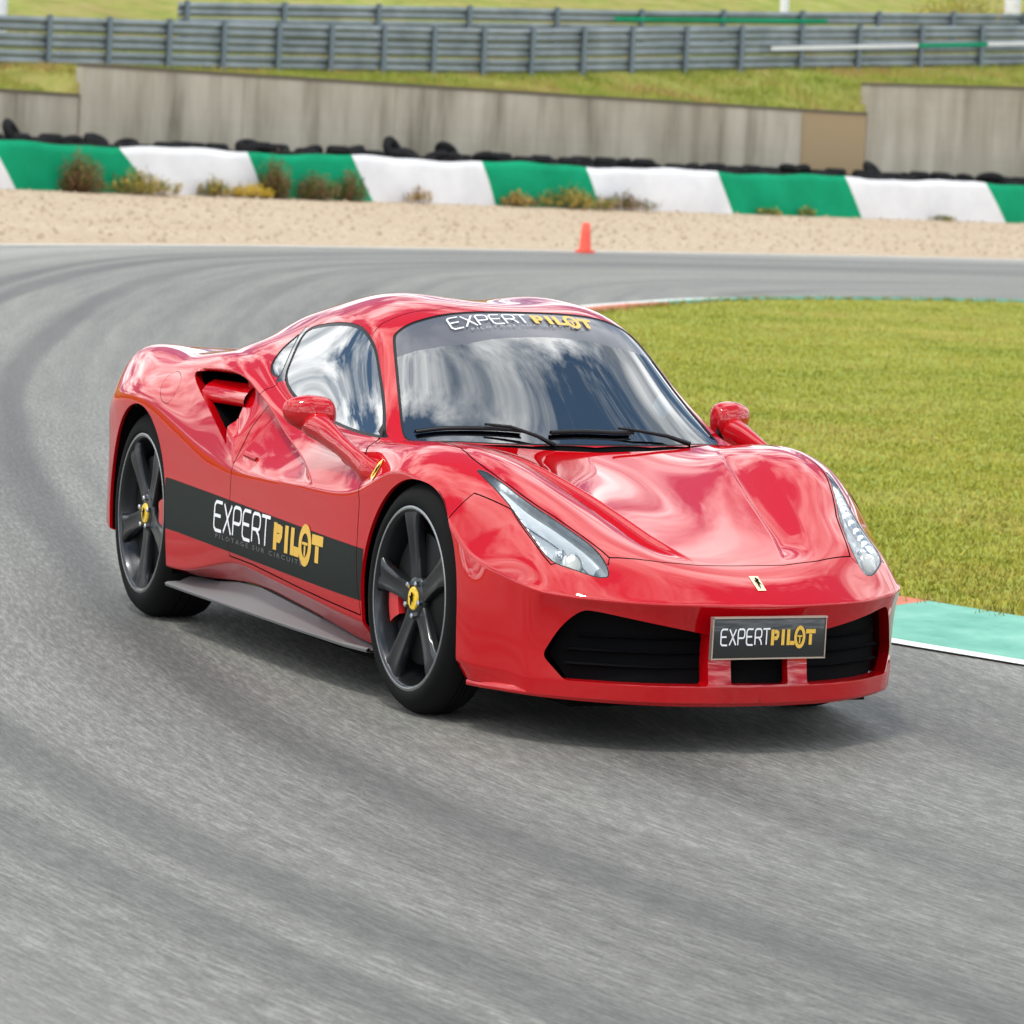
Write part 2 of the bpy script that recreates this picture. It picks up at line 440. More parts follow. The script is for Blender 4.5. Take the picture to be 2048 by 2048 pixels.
# ------------------------------------------------------------------ barrier line: s runs along it, o back from it
A0 = np.array([-67.2, 20.]); B0 = np.array([-73.8, 52.]); TT = (B0 - A0) / np.linalg.norm(B0 - A0); NN = np.array([-TT[1], TT[0]])
def W(s, o, z): p = A0 + TT * s + NN * o; return (p[0], p[1], z)
green_b = ground_mat('barrier_green', [(.000, .23, .10), (.000, .29, .135), (.004, .34, .17), (.002, .26, .115)], .9, .8, bump=.05)
white_b = ground_mat('barrier_white', [(.66, .66, .68), (.74, .74, .76), (.80, .80, .81), (.70, .69, .68)], .9, .55, bump=.05)
tyrem = mat('old_tyre', (.006, .006, .007), .75, spec=.2)
bar = thing('tyre_barrier', 'green and white banded belt barrier along the gravel with black tyres behind', 'barrier', W(15, .3, 0))
bo = np.array(bar.location)
def bl(V): V = np.array(V, float); V[:, 0] -= bo[0]; V[:, 1] -= bo[1]; V[:, 2] -= bo[2] / KZ; return V
top_s = [-12.0, -5.2, -2.0, 1.0, 4.31, 7.74, 10.66, 14.48, 17.69, 21.93, 26.28, 31.37, 35.6, 40, 44, 48]
bot_s = [-11.5, -4.7, -1.5, 1.67, 5.25, 8.25, 11.29, 14.89, 18.11, 22.47, 26.89, 32.15, 36.3, 40.7, 44.7, 48.7]
for k in range(len(top_s) - 1):
    P_ = []
    for t in np.linspace(0, 1, 13):
        st = top_s[k] + (top_s[k + 1] - top_s[k]) * t; sb = bot_s[k] + (bot_s[k + 1] - bot_s[k]) * t
        h = .82 + .025 * sin(st * 1.3) + .012 * sin(st * 4.1); bul = .02 * sin(st * 2.2) + .02 * sin(st * 5.7)
        row = []
        for v in np.linspace(0, 1, 7):
            s_ = sb + (st - sb) * v
            row.append(W(s_, .10 + .10 * v * v - bul * sin(pi * v), v * h - .02))
        row.append(W(st, .28, h - .035)); row.append(W(st, .34, h - .15))
        P_.append(row)
    mb = MB(); mb.grid(P_)
    obj('belt_panel', bl(mb.V), mb.F, green_b if k % 2 == 1 else white_b, bar, True)
# tyres: a few baked tilts, mesh data shared
def tyre_mesh(tx, ty, R_=.30, r_=.105):
    mb = MB(); V = []
    for i in range(15):
        a = 2 * pi * i / 14; row = []
        for j in range(9):
            b = 2 * pi * j / 8; row.append(((R_ - r_ + r_ * cos(b)) * cos(a), (R_ - r_ + r_ * cos(b)) * sin(a), r_ * .95 * sin(b)))
        V.append(row)
    V = np.array(V); Rm = np.array(Matrix.Rotation(tx, 3, 'X') @ Matrix.Rotation(ty, 3, 'Y'))
    V = V.reshape(-1, 3) @ Rm.T
    mb.grid(V.reshape(15, 9, 3)); return mesh_data('tyre', mb.V, mb.F, tyrem)
tvar = [tyre_mesh(*a) for a in ((0, 0), (.25, .1), (-.3, .2), (.5, -.3), (.1, .45), (.9, .2), (-.15, -.2))]
def put_tyre(s_, o_, z_, v):
    o = bpy.data.objects.new('tyre', tvar[v]); COL.objects.link(o); o.parent = bar
    p = W(s_, o_, z_); o.location = (p[0] - bo[0], p[1] - bo[1], z_ * KZ - bo[2])
    o.rotation_euler = (0, 0, rng.random() * 6)
s_ = -3.0
while s_ < 46:
    put_tyre(s_, .50, .735 + rng.uniform(-.02, .015), 0); s_ += rng.uniform(.38, .44)
s_ = -3.0
while s_ < 45:
    put_tyre(s_, .62 + rng.uniform(-.03, .03), .70 + rng.uniform(-.04, .02), 0)
    if rng.random() < .93:
        put_tyre(s_ + rng.uniform(-.2, .2), .60 + rng.uniform(-.05, .1), .83 + rng.uniform(-.04, .05), rng.choice([0, 0, 0, 1, 6]))
    if rng.random() < .05: put_tyre(s_, .75, .93, rng.choice([1, 3, 5]))
    s_ += rng.uniform(.50, .60)
# retaining wall in three runs
conc = mat('concrete', (.34, .33, .30), .9, spec=.2); n_ = N(conc)
pp = n_.pos()
v1 = n_.noise(n_.mapping(pp, (.9, .9, .12)), 1.6, 5, .6); v2 = n_.noise(pp, .35, 4, .6)
zz = n_.new('ShaderNodeSeparateXYZ'); n_.link(pp, zz.inputs[0])
c_ = n_.ramp(v1, [(.3, (.19, .18, .15)), (.46, (.36, .345, .30)), (.7, (.50, .485, .44))])
c_ = n_.mix(n_.ramp(v2, [(.4, 0), (.7, .5)]), c_, (.26, .245, .20))
ringz = n_.ramp(n_.noise(n_.mapping(pp, (0, 0, 1)), 9, 1, .5), [(.4, (1.03, .985, .91)), (.6, (1.06, 1.015, .94))])
n_.link(n_.mix(1, c_, ringz, 'MULTIPLY'), n_.b.inputs['Base Color']); n_.bump(v1, .2, .02)
conc2 = mat('tan_concrete', (.36, .27, .16), .9, spec=.2)
cap_m = mat('dirty_wall_top', (.12, .10, .07), .95)
def wall(name, label, s0, s1, z0, z1, o, m_, th=.3):
    """z0, z1: height of the top at its two ends"""
    t = thing(name, label, 'wall', W((s0 + s1) / 2, o, 0)); to = np.array(t.location)
    a = [W(s0, o, -.05), W(s1, o, -.05), W(s1, o, z1), W(s0, o, z0), W(s0, o + th, -.05), W(s1, o + th, -.05), W(s1, o + th, z1), W(s0, o + th, z0)]
    n = max(1, int((s1 - s0) / 4.2)); L = (s1 - s0) / n
    for k in range(n):
        a0, a1 = s0 + k * L + .008, s0 + (k + 1) * L - .008; zt = lambda s_: z0 + (z1 - z0) * (s_ - s0) / (s1 - s0)
        V = np.array([W(a0, o, -.05), W(a1, o, -.05), W(a1, o, zt(a1)), W(a0, o, zt(a0)), W(a0, o + th, -.05), W(a1, o + th, -.05), W(a1, o + th, zt(a1)), W(a0, o + th, zt(a0))])
        V[:, :2] -= to[:2]; m = MB(); m.hull8(V); o_ = m.build('wall_panel', m_, t)
    V = np.array([W(s0, o - .015, z0 - .03), W(s1, o - .015, z1 - .03), W(s1, o - .015, z1 + .03), W(s0, o - .015, z0 + .03), W(s0, o + th, z0 - .03), W(s1, o + th, z1 - .03), W(s1, o + th, z1 + .03), W(s0, o + th, z0 + .03)])
    V[:, :2] -= to[:2]; m = MB(); m.hull8(V); m.build('wall_coping', cap_m, t)
wall('retaining_wall', 'low stained concrete wall at the far left behind the barrier', -14, 4.36, 1.80, 1.62, 2.0, conc)
wall('retaining_wall', 'long pale concrete retaining wall behind the tyre barrier', 4.37, 26.25, 2.15, 2.07, 1.9, conc)
wall('wall_pier', 'narrow tan concrete pier between the long wall and the taller right wall', 26.26, 28.6, 2.07, 2.07, 1.96, conc2)
wall('retaining_wall', 'taller concrete wall at the right end of the barrier', 28.61, 52, 2.67, 3.15, 1.95, conc)
# bank behind the wall
def bank_h(s_, o):
    base = np.interp(s_, [-15, 4.3, 4.6, 26.2, 28.3, 28.8, 40, 60], [1.60, 1.50, 2.02, 1.95, 2.0, 2.55, 2.75, 3.2])
    rb = np.interp(s_, [-15, 4.7, 11.7, 19.5, 28, 38.5, 60], [1.9, 2.06, 2.22, 2.42, 2.84, 3.31, 4.2])
    b2 = rb + .45
    return np.interp(o, [2.0, 3.0, 6, 10, 16, 24, 40, 200], [base, base + .25 * (rb - base), rb, b2, b2 + .9, b2 + 2.3, b2 + 2.6, b2 + 2])
sv = np.concatenate([np.linspace(-60, -5, 12), np.linspace(-4, 60, 90), np.linspace(65, 200, 14)]); ov = [2.05, 2.3, 2.7, 3.2, 4, 5, 6, 7, 8.5, 10, 12, 14, 17, 22, 30, 42, 60, 100, 200]
P_ = [[W(a, 2.045, -.05)] + [W(a, o, bank_h(a, o) + (.05 * sin(a * 1.7 + o) * sin(a * .6) if 2.3 < o < 60 else 0)) for o in ov] for a in sv]
mb = MB(); mb.grid(P_); tag(mb.build('bank', bank_m, smooth=True), kind='structure')
q = nrng.rand(60000, 2); S1 = 0 + q[:, 0] * 42; O1 = 2.2 + q[:, 1] ** 1.2 * 9
V = np.array([W(a, o, 0)[:2] for a, o in zip(S1, O1)]); zf = np.array([bank_h(a, o) for a, o in zip(S1, O1)])
bank_blade = mat('bank_blade', (.2, .2, .05), .8, spec=.1); bn = N(bank_blade)
bn.link(bn.ramp(bn.noise(bn.pos(), .5, 5, .65), [(.3, (.15, .20, .025)), (.48, (.30, .34, .06)), (.62, (.40, .28, .10)), (.75, (.26, .14, .06))]), bn.b.inputs['Base Color'])
k = len(V); L = .05 + .10 * nrng.rand(k); th = nrng.rand(k) * 3.14; V3 = np.zeros((k, 3, 3)); wd = .02
V3[:, 0, :2] = V + wd * np.stack([np.cos(th), np.sin(th)], 1); V3[:, 1, :2] = V - wd * np.stack([np.cos(th), np.sin(th)], 1); V3[:, 2, :2] = V + nrng.randn(k, 2) * .04
V3[:, :2, 2] = zf[:, None] - .02; V3[:, 2, 2] = zf + L
tag(obj('bank_grass', V3.reshape(-1, 3), np.arange(k * 3).reshape(-1, 3).tolist(), bank_blade, None, False), 'rough dry and green grass growing over the raised bank', 'grass', kind='stuff')
# guard rails
galv = mat('galvanised_steel', (.36, .39, .41), .42, .55); n_ = N(galv)
n_.link(n_.ramp(n_.noise(n_.pos(), 1.1, 5, .6), [(.3, (.17, .20, .21)), (.7, (.32, .355, .365))]), n_.b.inputs['Base Color'])
postm = mat('post_steel', (.16, .20, .23), .5, .4)
WP = [(0, 0), (.012, .018), (.045, .030), (.075, .075), (.105, .085), (.135, .075), (.165, .030), (.205, .030)]
WP = [(d, z) for z, d in [(0, .0), (.02, .006), (.045, .045), (.075, .078), (.105, .045), (.135, .004), (.155, .000), (.175, .004), (.205, .045), (.235, .078), (.265, .045), (.290, .006), (.310, .0)]]
def rail(name, label, s0, s1, o, zb, posts, rows=3, gap=.028, face=-1):
    t = thing(name, label, 'guard rail', W((s0 + s1) / 2, o, zb((s0 + s1) / 2))); to = np.array(t.location)
    hh = .275
    for r in range(rows):
        seg = np.arange(s0, s1 + .01, 4.2)
        for a, b in zip(seg[:-1], seg[1:]):
            V = []
            for s_ in np.linspace(a, b + .0, 4):
                V.append([W(s_, o + face * d * .8, zb(s_) + .03 + r * (hh + gap) + z * hh / .31) for d, z in WP])
            V = np.array(V); V[..., :2] -= to[:2]; V[..., 2] -= to[2] / KZ
            m = MB(); m.grid(V); m.build('rail_beam', galv, t, True)
    for s_ in posts:
        if not s0 <= s_ <= s1: continue
        z = zb(s_); c = np.array(W(s_, o - .10, z + .46)) - np.array([to[0], to[1], to[2] / KZ])
        m = MB(); Rz = [[TT[1], TT[0], 0], [-TT[0], TT[1], 0], [0, 0, 1]]
        m = MB(); m.box(c, (.10, .012, .98)); m.box(c + [.05, 0, 0], (.010, .11, .98)); m.box(c - [.05, 0, 0], (.010, .11, .98))
        m.build('rail_post', postm, t)
zb1 = lambda s_: float(np.interp(s_, [-15, 4.7, 11.7, 19.5, 28, 38.5, 60], [1.9, 2.06, 2.22, 2.44, 2.84, 3.31, 4.2]))
pst = [-10, -8, -6, -4, -2, -.5, 1.2, 2.7, 4.3, 5.92, 7.58, 9.27, 10.85, 12.47, 14.05, 15.66, 17.23, 18.82, 20.4, 22.11, 23.75, 25.62, 27.57, 29.75, 31.89, 34.27, 36.63, 39, 41.4, 43.8, 46]
rail('guard_rail', 'front triple-beam steel guard rail with many posts on the bank above the wall', -11, 48, 6.0, zb1, pst)
zb2 = lambda s_: float(np.interp(s_, [12.17, 22.5, 27.8, 42.5, 60], [3.53, 3.88, 4.05, 4.63, 5.3])) - .93
rail('guard_rail', 'rear steel guard rail starting partway along behind the front rail', 12.17, 54.2, 10.0, zb2, np.arange(12.4, 54, 3.0))
# boards seen between and over the rails
def board(name, label, s0, s1, o, z0, z1, cols):
    t = thing(name, label, 'board', W((s0 + s1) / 2, o, 0)); to = np.array(t.location); n = len(cols); L = (s1 - s0) / n
    for k, c in enumerate(cols):
        a0, a1 = s0 + k * L, s0 + (k + 1) * L; za, zc = z0 + (z1 - z0) * k / n, z0 + (z1 - z0) * (k + 1) / n
        hb = .085; V = np.array([W(a0, o, za), W(a1, o, zc), W(a1, o, zc + hb), W(a0, o, za + hb), W(a0, o + .03, za), W(a1, o + .03, zc), W(a1, o + .03, zc + hb), W(a0, o + .03, za + hb)])
        V[:, :2] -= to[:2]; m = MB(); m.hull8(V); m.build('board_panel', c, t)
board('painted_board', 'thin white and green painted strip seen between the beams at the right', 28.6, 45, 5.82, 3.29, 4.12, [white_b, white_b, green_b, white_b, white_b, green_b])
board('painted_board', 'long thin green strip fixed on the rear rail right of centre', 26.3, 34.2, 9.72, 3.76, 4.05, [green_b])
# marker posts and shrub above the rails
def marker(name, label, s_, o, z0, h, w):
    m = MB(); p = np.array(W(s_, o, z0)); m.tube([p, p + [0, 0, h * .97], p + [0, 0, h]], [w / 2, w / 2, w * .35], 12)
    ob = m.build(name, white_b); tag(ob, label, 'post')
marker('marker_post', 'slim white post standing behind the rear rail near the top', 35.5, 13, 3.6, 1.25, .26)
marker('marker_post', 'broad white post at the top right corner of the view', 45.0, 13, 4.0, 1.6, .50)
marker('marker_post', 'white post behind the front rail at the top left corner', 6.45, 9, 2.3, 1.3, .30)
# plants
leafm = {}
for nme, c in (('green', (.10, .13, .025)), ('dry', (.46, .32, .07)), ('brown', (.22, .12, .06)), ('yellow', (.6, .42, .03))):
    leafm[nme] = mat('leaf_' + nme, c, .8, spec=.15)
def weed(label, s_, o, h, w, kinds, n=90, z0=0., group=None, name='weed', spiky=.5):
    h *= 1.18; w *= 1.35; n = int(n * 2.8)
    t = thing(name, label, 'plant', W(s_, o, z0), group)
    st = MB(); lf = {k: MB() for k in kinds}
    for i in range(n):
        a = rng.random() * 6.28; q = rng.random() ** .7; x, y = w / 2 * q * cos(a), w / 3 * q * sin(a)
        L = h * (1 - .55 * q) * rng.uniform(.55, 1.0); lx, ly = rng.gauss(0, .12) * L + x * .4, rng.gauss(0, .12) * L
        # a stem with leaves up its length
        b = np.array([x, y, 0]); e = np.array([x + lx, y + ly, L])
        d = np.cross(e - b, [1, 1, 0]); d /= np.linalg.norm(d) + 1e-9
        st.add([b - d * .008, b + d * .008, e], [(0, 1, 2)])
        m = lf[rng.choice(kinds)]
        for j in range(7):
            u = rng.uniform(.15, 1); p = b + (e - b) * u
            g_ = np.array([rng.gauss(0, 1), rng.gauss(0, 1), rng.uniform(.2, 1.4)]); g_ /= np.linalg.norm(g_); k_ = rng.uniform(.05, .12)
            c = np.cross(g_, [0, 0, 1.]); c /= np.linalg.norm(c) + 1e-9
            m.add([p, p + g_ * k_ * .5 + c * .011, p + g_ * k_, p + g_ * k_ * .5 - c * .011], [(0, 1, 2, 3)])
    tag(st.build('stem', leafm['brown'], t), kind='stuff')
    for k_, m in lf.items():
        if m.V: tag(m.build('foliage', leafm[k_], t), kind='stuff')
G1 = 'weeds growing at the foot of the barrier'
for a in [
 ('tall brown and green bushy weed before the leftmost green panel', 3.0, -.35, .78, 1.0, ['brown', 'green'], 130),
 ('low dry yellow weed leaning right of the tall brown one', 4.4, -.45, .42, 1.9, ['dry', 'green'], 140),
 ('small yellow tuft before the left end of the first full white panel', 6.5, -.35, .34, .7, ['dry', 'green'], 50),
 ('low golden tuft at the right end of the first full white panel', 7.5, -.4, .26, 1.0, ['dry', 'yellow'], 70),
 ('tall dark green weed where white meets green left of centre', 8.2, -.3, .80, .75, ['green', 'brown'], 110),
 ('mid-height green weed before the second green panel', 9.3, -.3, .52, 1.0, ['green', 'brown'], 90),
 ('reddish green weed at the right end of the second green panel', 10.3, -.3, .58, .8, ['green', 'brown'], 80),
 ('thin sparse twiggy weed before the second full white panel', 12.3, -.3, .36, .6, ['brown', 'dry'], 22),
 ('low brown tuft where the third green panel begins', 15.2, -.35, .30, .9, ['dry', 'brown'], 50),
 ('broad olive clump before the middle of the third green panel', 16.8, -.4, .42, 1.9, ['green', 'dry'], 150),
 ('low spreading clump at the left end of the white panel right of centre', 18.5, -.35, .34, 1.5, ['green', 'brown'], 90),
 ('tiny green tuft before the fourth green panel', 23.3, -.3, .13, .6, ['green', 'dry'], 24),
 ('small pale tuft before the middle of the fourth green panel', 24.6, -.3, .18, .4, ['green', 'dry'], 18),
 ('tiny tuft before the rightmost white panel', 29.4, -.3, .10, .6, ['green', 'dry'], 16),
]:
    weed(*a, group=G1)
weed('yellow-flowered green shrub behind the rails at the top right', 41.8, 12, 1.5, 2.6, ['green', 'yellow'], 200, 4.0, name='shrub')
# cone
cone_m = mat('orange_cone', (.85, .10, .06), .5)
t = thing('traffic_cone', 'small orange-red traffic cone standing at the edge of the gravel', 'cone', (-43.95, 23.05, .0))
m = MB(); m.box((0, 0, .02), (.24, .24, .03)); o = m.build('cone_base', cone_m, t)
m = MB(); V = []
for r_, z in ((.108, .037), (.100, .06), (.082, .25), (.066, .372), (.050, .385), (.0, .386)):
    V.append([(r_ * cos(a), r_ * sin(a), z) for a in np.linspace(0, 2 * pi, 21)])
m.grid(V); m.build('cone_body', cone_m, t, True)
# ------------------------------------------------------------------ the car's master surface (x forward, y half width, z up, metres)
ROWS = [  # nine columns: centre ... roof rail ... (mid glass is put in between) ... belt, shoulder, side edge
 [(1.06,0,.42),(1.045,.18,.42),(1.01,.36,.421),(.95,.50,.422),(.89,.59,.424),(.85,.65,.425),(.805,.70,.428),(.765,.735,.43),(.72,.77,.435)],
 [(.97,0,.474),(.955,.18,.476),(.92,.35,.478),(.86,.48,.480),(.82,.57,.483),(.78,.63,.487),(.73,.69,.49),(.68,.745,.483),(.615,.795,.448)],
 [(.86,0,.510),(.86,.17,.512),(.83,.33,.522),(.765,.47,.540),(.72,.55,.548),(.67,.63,.550),(.62,.70,.545),(.57,.765,.524),(.50,.845,.475)],
 [(.66,0,.560),(.66,.18,.562),(.63,.33,.575),(.58,.46,.602),(.54,.55,.614),(.50,.63,.616),(.46,.72,.605),(.425,.79,.566),(.385,.875,.508)],
 [(.42,0,.613),(.42,.18,.618),(.40,.34,.634),(.36,.46,.665),(.335,.55,.688),(.32,.64,.695),(.30,.735,.686),(.28,.82,.638),(.255,.895,.575)],
 [(.15,0,.663),(.15,.19,.672),(.14,.35,.689),(.12,.46,.715),(.11,.55,.743),(.105,.65,.757),(.10,.745,.746),(.10,.835,.712),(.10,.905,.652)],
 [(-.10,0,.707),(-.10,.2,.715),(-.11,.36,.726),(-.12,.47,.744),(-.13,.57,.766),(-.14,.67,.775),(-.14,.77,.773),(-.14,.86,.746),(-.13,.93,.700)],
 [(-.275,0,.742),(-.295,.22,.746),(-.355,.42,.750),(-.43,.58,.756),(-.50,.68,.752),(-.50,.745,.754),(-.47,.80,.754),(-.44,.875,.722),(-.40,.95,.615)],
 [(-.305,0,.748),(-.33,.22,.750),(-.395,.42,.752),(-.475,.58,.753),(-.56,.70,.747),(-.60,.755,.745),(-.62,.80,.738),(-.64,.875,.700),(-.65,.96,.590)],
 [(-.60,0,.938),(-.62,.19,.935),(-.67,.36,.923),(-.73,.51,.905),(-.80,.615,.887),(-.835,.665,.872),(-.90,.795,.752),(-.91,.87,.700),(-.92,.962,.588)],
 [(-.93,0,1.112),(-.94,.17,1.110),(-.96,.32,1.102),(-.99,.45,1.080),(-1.03,.535,1.050),(-1.09,.595,1.030),(-1.15,.79,.762),(-1.16,.86,.712),(-1.16,.963,.586)],
 [(-1.25,0,1.135),(-1.25,.17,1.140),(-1.26,.32,1.144),(-1.28,.44,1.128),(-1.30,.53,1.095),(-1.34,.595,1.062),(-1.38,.79,.785),(-1.38,.865,.745),(-1.38,.963,.582)],
 [(-1.55,0,1.130),(-1.55,.17,1.143),(-1.55,.32,1.150),(-1.57,.44,1.124),(-1.59,.53,1.088),(-1.63,.59,1.050),(-1.64,.785,.838),(-1.62,.865,.80),(-1.6,.963,.580)],
 [(-1.9,0,1.06),(-1.9,.17,1.085),(-1.9,.33,1.100),(-1.90,.43,1.080),(-1.90,.52,1.055),(-1.92,.58,1.012),(-1.90,.76,.905),(-1.88,.87,.868),(-1.85,.965,.600)],
 [(-2.2,0,.985),(-2.2,.17,1.0),(-2.2,.32,1.035),(-2.2,.42,1.028),(-2.2,.50,1.003),(-2.2,.58,.965),(-2.18,.74,.918),(-2.16,.86,.885),(-2.15,.968,.665)],
 [(-2.5,0,.92),(-2.5,.17,.93),(-2.5,.32,.945),(-2.5,.42,.935),(-2.5,.50,.918),(-2.5,.59,.898),(-2.5,.72,.885),(-2.5,.85,.865),(-2.5,.972,.745)],
 [(-2.85,0,.885),(-2.85,.17,.885),(-2.85,.32,.888),(-2.85,.42,.89),(-2.85,.50,.890),(-2.85,.60,.890),(-2.85,.72,.892),(-2.85,.84,.872),(-2.85,.967,.745)],
 [(-3.15,0,.875),(-3.15,.17,.875),(-3.15,.32,.876),(-3.15,.42,.876),(-3.15,.50,.878),(-3.15,.60,.88),(-3.15,.70,.882),(-3.13,.83,.855),(-3.12,.925,.69)],
 [(-3.38,0,.86),(-3.38,.17,.86),(-3.37,.32,.86),(-3.36,.42,.86),(-3.35,.50,.855),(-3.34,.60,.845),(-3.32,.68,.828),(-3.30,.76,.78),(-3.28,.85,.65)],
 [(-3.50,0,.84),(-3.50,.17,.84),(-3.49,.32,.838),(-3.47,.42,.835),(-3.45,.50,.825),(-3.43,.59,.81),(-3.41,.66,.785),(-3.39,.73,.73),(-3.36,.79,.62)],
]
def mid(a, b):
    m = (np.array(a) + np.array(b)) / 2
    d = abs(a[2] - b[2])
    m[1] += .06 * d; m[2] += .02 * d
    return tuple(m)
G = [[*r[:6], mid(r[5], r[6]), *r[6:]] for r in ROWS]
NR, NCOL = len(G), 10
# the band below: five levels under every point of the cap's outline
def level_side(x, y, z):
    A = np.interp(-x, [-.45, .33, .9, 1.37, 1.6, 1.73, 1.96, 2.21, 2.6, 3.4], [.199, .229, .259, .281, .284, .27, .225, .20, .22, .30])
    B = np.interp(-x, [-.45, .42, .92, 1.47, 1.71, 2.04, 2.42, 3.4], [.150, .156, .194, .224, .217, .188, .18, .28])
    z1 = z - (z - .31) * .30; z2 = z - (z - .31) * .66
    q = np.interp(-x, [-.6, -.3, .3, 2.6, 3.1, 3.5], [0, .004, .012, .010, .0, -.02])
    if x > .3:
        t = min(1, max(0, (x - .38) / .3)); zf = (.392, .33, .26, .193, .15); dx = .004 + (-.024) * t; dy = .012 * (1 - t)
        return [(x + dx, y + dy, z1 * (1 - t) + zf[0] * t), (x + dx - .004, y + dy * 1.4, z2 * (1 - t) + zf[1] * t), (x + dx - .006, y + dy * 1.3, .30 * (1 - t) + zf[2] * t), (x + dx - .014 * t, y + dy * .8, A * (1 - t) + zf[3] * t), (x + dx - .016 * t, y - .015 * (1 - t) - .004 * t, B * (1 - t) + zf[4] * t)]
    return [(x, y + q * .6, z1), (x, y + q, z2), (x, y + q * .8, .325), (x, y - .004, A), (x, y - .085, B)]
def level_front(x, y, z):
    k = y / .77
    return [(x - .02, y * 1.0, .392 - .024 * (1 - k)), (x - .036, y, .33), (x - .040, y, .26), (x - .024 - .014 * max(0, k - .6) / .4, y, .190), (x - .028 - .012 * max(0, k - .6) / .4, y - .004, .145)]
path = [(0, j) for j in range(NCOL)] + [(i, NCOL - 1) for i in range(1, NR)] + [(NR - 1, j) for j in range(NCOL - 2, -1, -1)]
CV = []; idx = {}
def addv(key, p):
    if key not in idx:
        idx[key] = len(CV); CV.append(tuple(map(float, p)))
    return idx[key]
for i in range(NR):
    for j in range(NCOL):
        x, y, z = G[i][j]
        addv((i, j, 1), (x, y, z))
        if j == 0: idx[(i, j, -1)] = idx[(i, j, 1)]
        else: addv((i, j, -1), (x, -y, z))
for k, (i, j) in enumerate(path):
    x, y, z = G[i][j]
    if i == 0 and j < NCOL - 1: L = level_front(x, y, z)
    elif i == 0:
        L = level_front(x, y, z)
    elif i == NR - 1 and j < NCOL - 1: L = [(x + .0, y, z - .1), (x + .02, y, z - .2), (x + .05, y, z - .3), (x + .08, y, .40), (x + .12, y, .30)]
    else: L = level_side(x, y, z)
    for l, p in enumerate(L):
        addv(('b', k, l + 1, 1), p)
        if j == 0: idx[('b', k, l + 1, -1)] = idx[('b', k, l + 1, 1)]
        else: addv(('b', k, l + 1, -1), (p[0], -p[1], p[2]))
    for s in (1, -1): idx[('b', k, 0, s)] = idx[(i, j, s)]
CF = []; CR = {}
for s in (1, -1):
    for i in range(NR - 1):
        for j in range(NCOL - 1):
            f = [idx[(i, j, s)], idx[(i, j + 1, s)], idx[(i + 1, j + 1, s)], idx[(i + 1, j, s)]]
            CF.append(f if s == 1 else f[::-1])
    for k in range(len(path) - 1):
        for l in range(5):
            f = [idx[('b', k, l, s)], idx[('b', k, l + 1, s)], idx[('b', k + 1, l + 1, s)], idx[('b', k + 1, l, s)]]
            CF.append(f if s == 1 else f[::-1])
def crease(a, b, v): CR[tuple(sorted((a, b)))] = v
for s in (1, -1):
    for j in range(NCOL - 1):
        crease(idx[(0, j, s)], idx[(0, j + 1, s)], .5)                 # nose edge
        crease(idx[(7, j, s)], idx[(7, j + 1, s)], .7 if j < 4 else .0)
    for i in range(NR - 1):
        crease(idx[(i, 9, s)], idx[(i + 1, 9, s)], [.85, .85, .85, .85, .8, .7, .6, .5, .5, .5, .4, .4, .4, .3, .2, .3, .3, .1, .1][i])
    for i in range(8, 13):
        crease(idx[(i, 7, s)], idx[(i + 1, 7, s)], .35)
        crease(idx[(i, 5, s)], idx[(i + 1, 5, s)], .25)
    for k in range(len(path) - 1):
        x = CV[idx[('b', k, 4, s)]][0]
        crease(idx[('b', k, 4, s)], idx[('b', k + 1, 4, s)], .75)
def subdivide(V, F, C, level):
    me = bpy.data.meshes.new('tmp'); me.from_pydata([tuple(v) for v in V], [], F)
    at = me.attributes.new('crease_edge', 'FLOAT', 'EDGE')
    ek = {tuple(sorted(e.vertices)): e.index for e in me.edges}
    arr = np.zeros(len(me.edges))
    for k, v in C.items():
        if k in ek: arr[ek[k]] = v
    at.data.foreach_set('value', arr)
    o = bpy.data.objects.new('tmp', me); COL.objects.link(o)
    m = o.modifiers.new('s', 'SUBSURF'); m.levels = level; m.render_levels = level
    m.boundary_smooth = 'PRESERVE_CORNERS'
    dg = bpy.context.evaluated_depsgraph_get()
    e = o.evaluated_get(dg).data
    n = len(e.vertices); P = np.empty(n * 3); e.vertices.foreach_get('co', P); P = P.reshape(-1, 3)
    Q = np.empty(len(e.polygons) * 4, int); e.polygons.foreach_get('vertices', Q); Q = Q.reshape(-1, 4)
    P = P.copy(); Q = Q.copy()
    bpy.data.objects.remove(o); bpy.data.meshes.remove(me)
    return P, Q
T0 = np.array(CV); W = T0.copy()
for _ in range(2):
    P, Q = subdivide(W, CF, CR, 1)
    W += .65 * (T0 - P[:len(T0)])
P, Q = subdivide(W, CF, CR, 5)
# ------------------------------------------------------------------ cutting the master surface into panels
def catmull(pts, n=8, closed=True):
    pts = np.array(pts, float); m = len(pts); outp = []
    rng = range(m) if closed else range(m - 1)
    for i in rng:
        if closed: p0, p1, p2, p3 = pts[i - 1], pts[i], pts[(i + 1) % m], pts[(i + 2) % m]
        else: p0, p1, p2, p3 = pts[max(i - 1, 0)], pts[i], pts[i + 1], pts[min(i + 2, m - 1)]
        for k in range(n):
            t = k / n
            outp.append(.5 * ((2 * p1) + (p2 - p0) * t + (2 * p0 - 5 * p1 + 4 * p2 - p3) * t * t + (3 * p1 - p0 - 3 * p2 + p3) * t ** 3))
    if not closed: outp.append(pts[-1])
    return np.array(outp)
def chaikin(pts, n=2, closed=True):
    p = np.array(pts, float)
    for _ in range(n):
        if closed:
            q = np.roll(p, -1, 0)
            p = np.stack([p * .78 + q * .22, p * .22 + q * .78], 1).reshape(-1, p.shape[1])
        else:
            a, b = p[:-1], p[1:]
            m = np.stack([a * .78 + b * .22, a * .22 + b * .78], 1).reshape(-1, p.shape[1])
            p = np.concatenate([p[:1], m, p[-1:]])
    return p
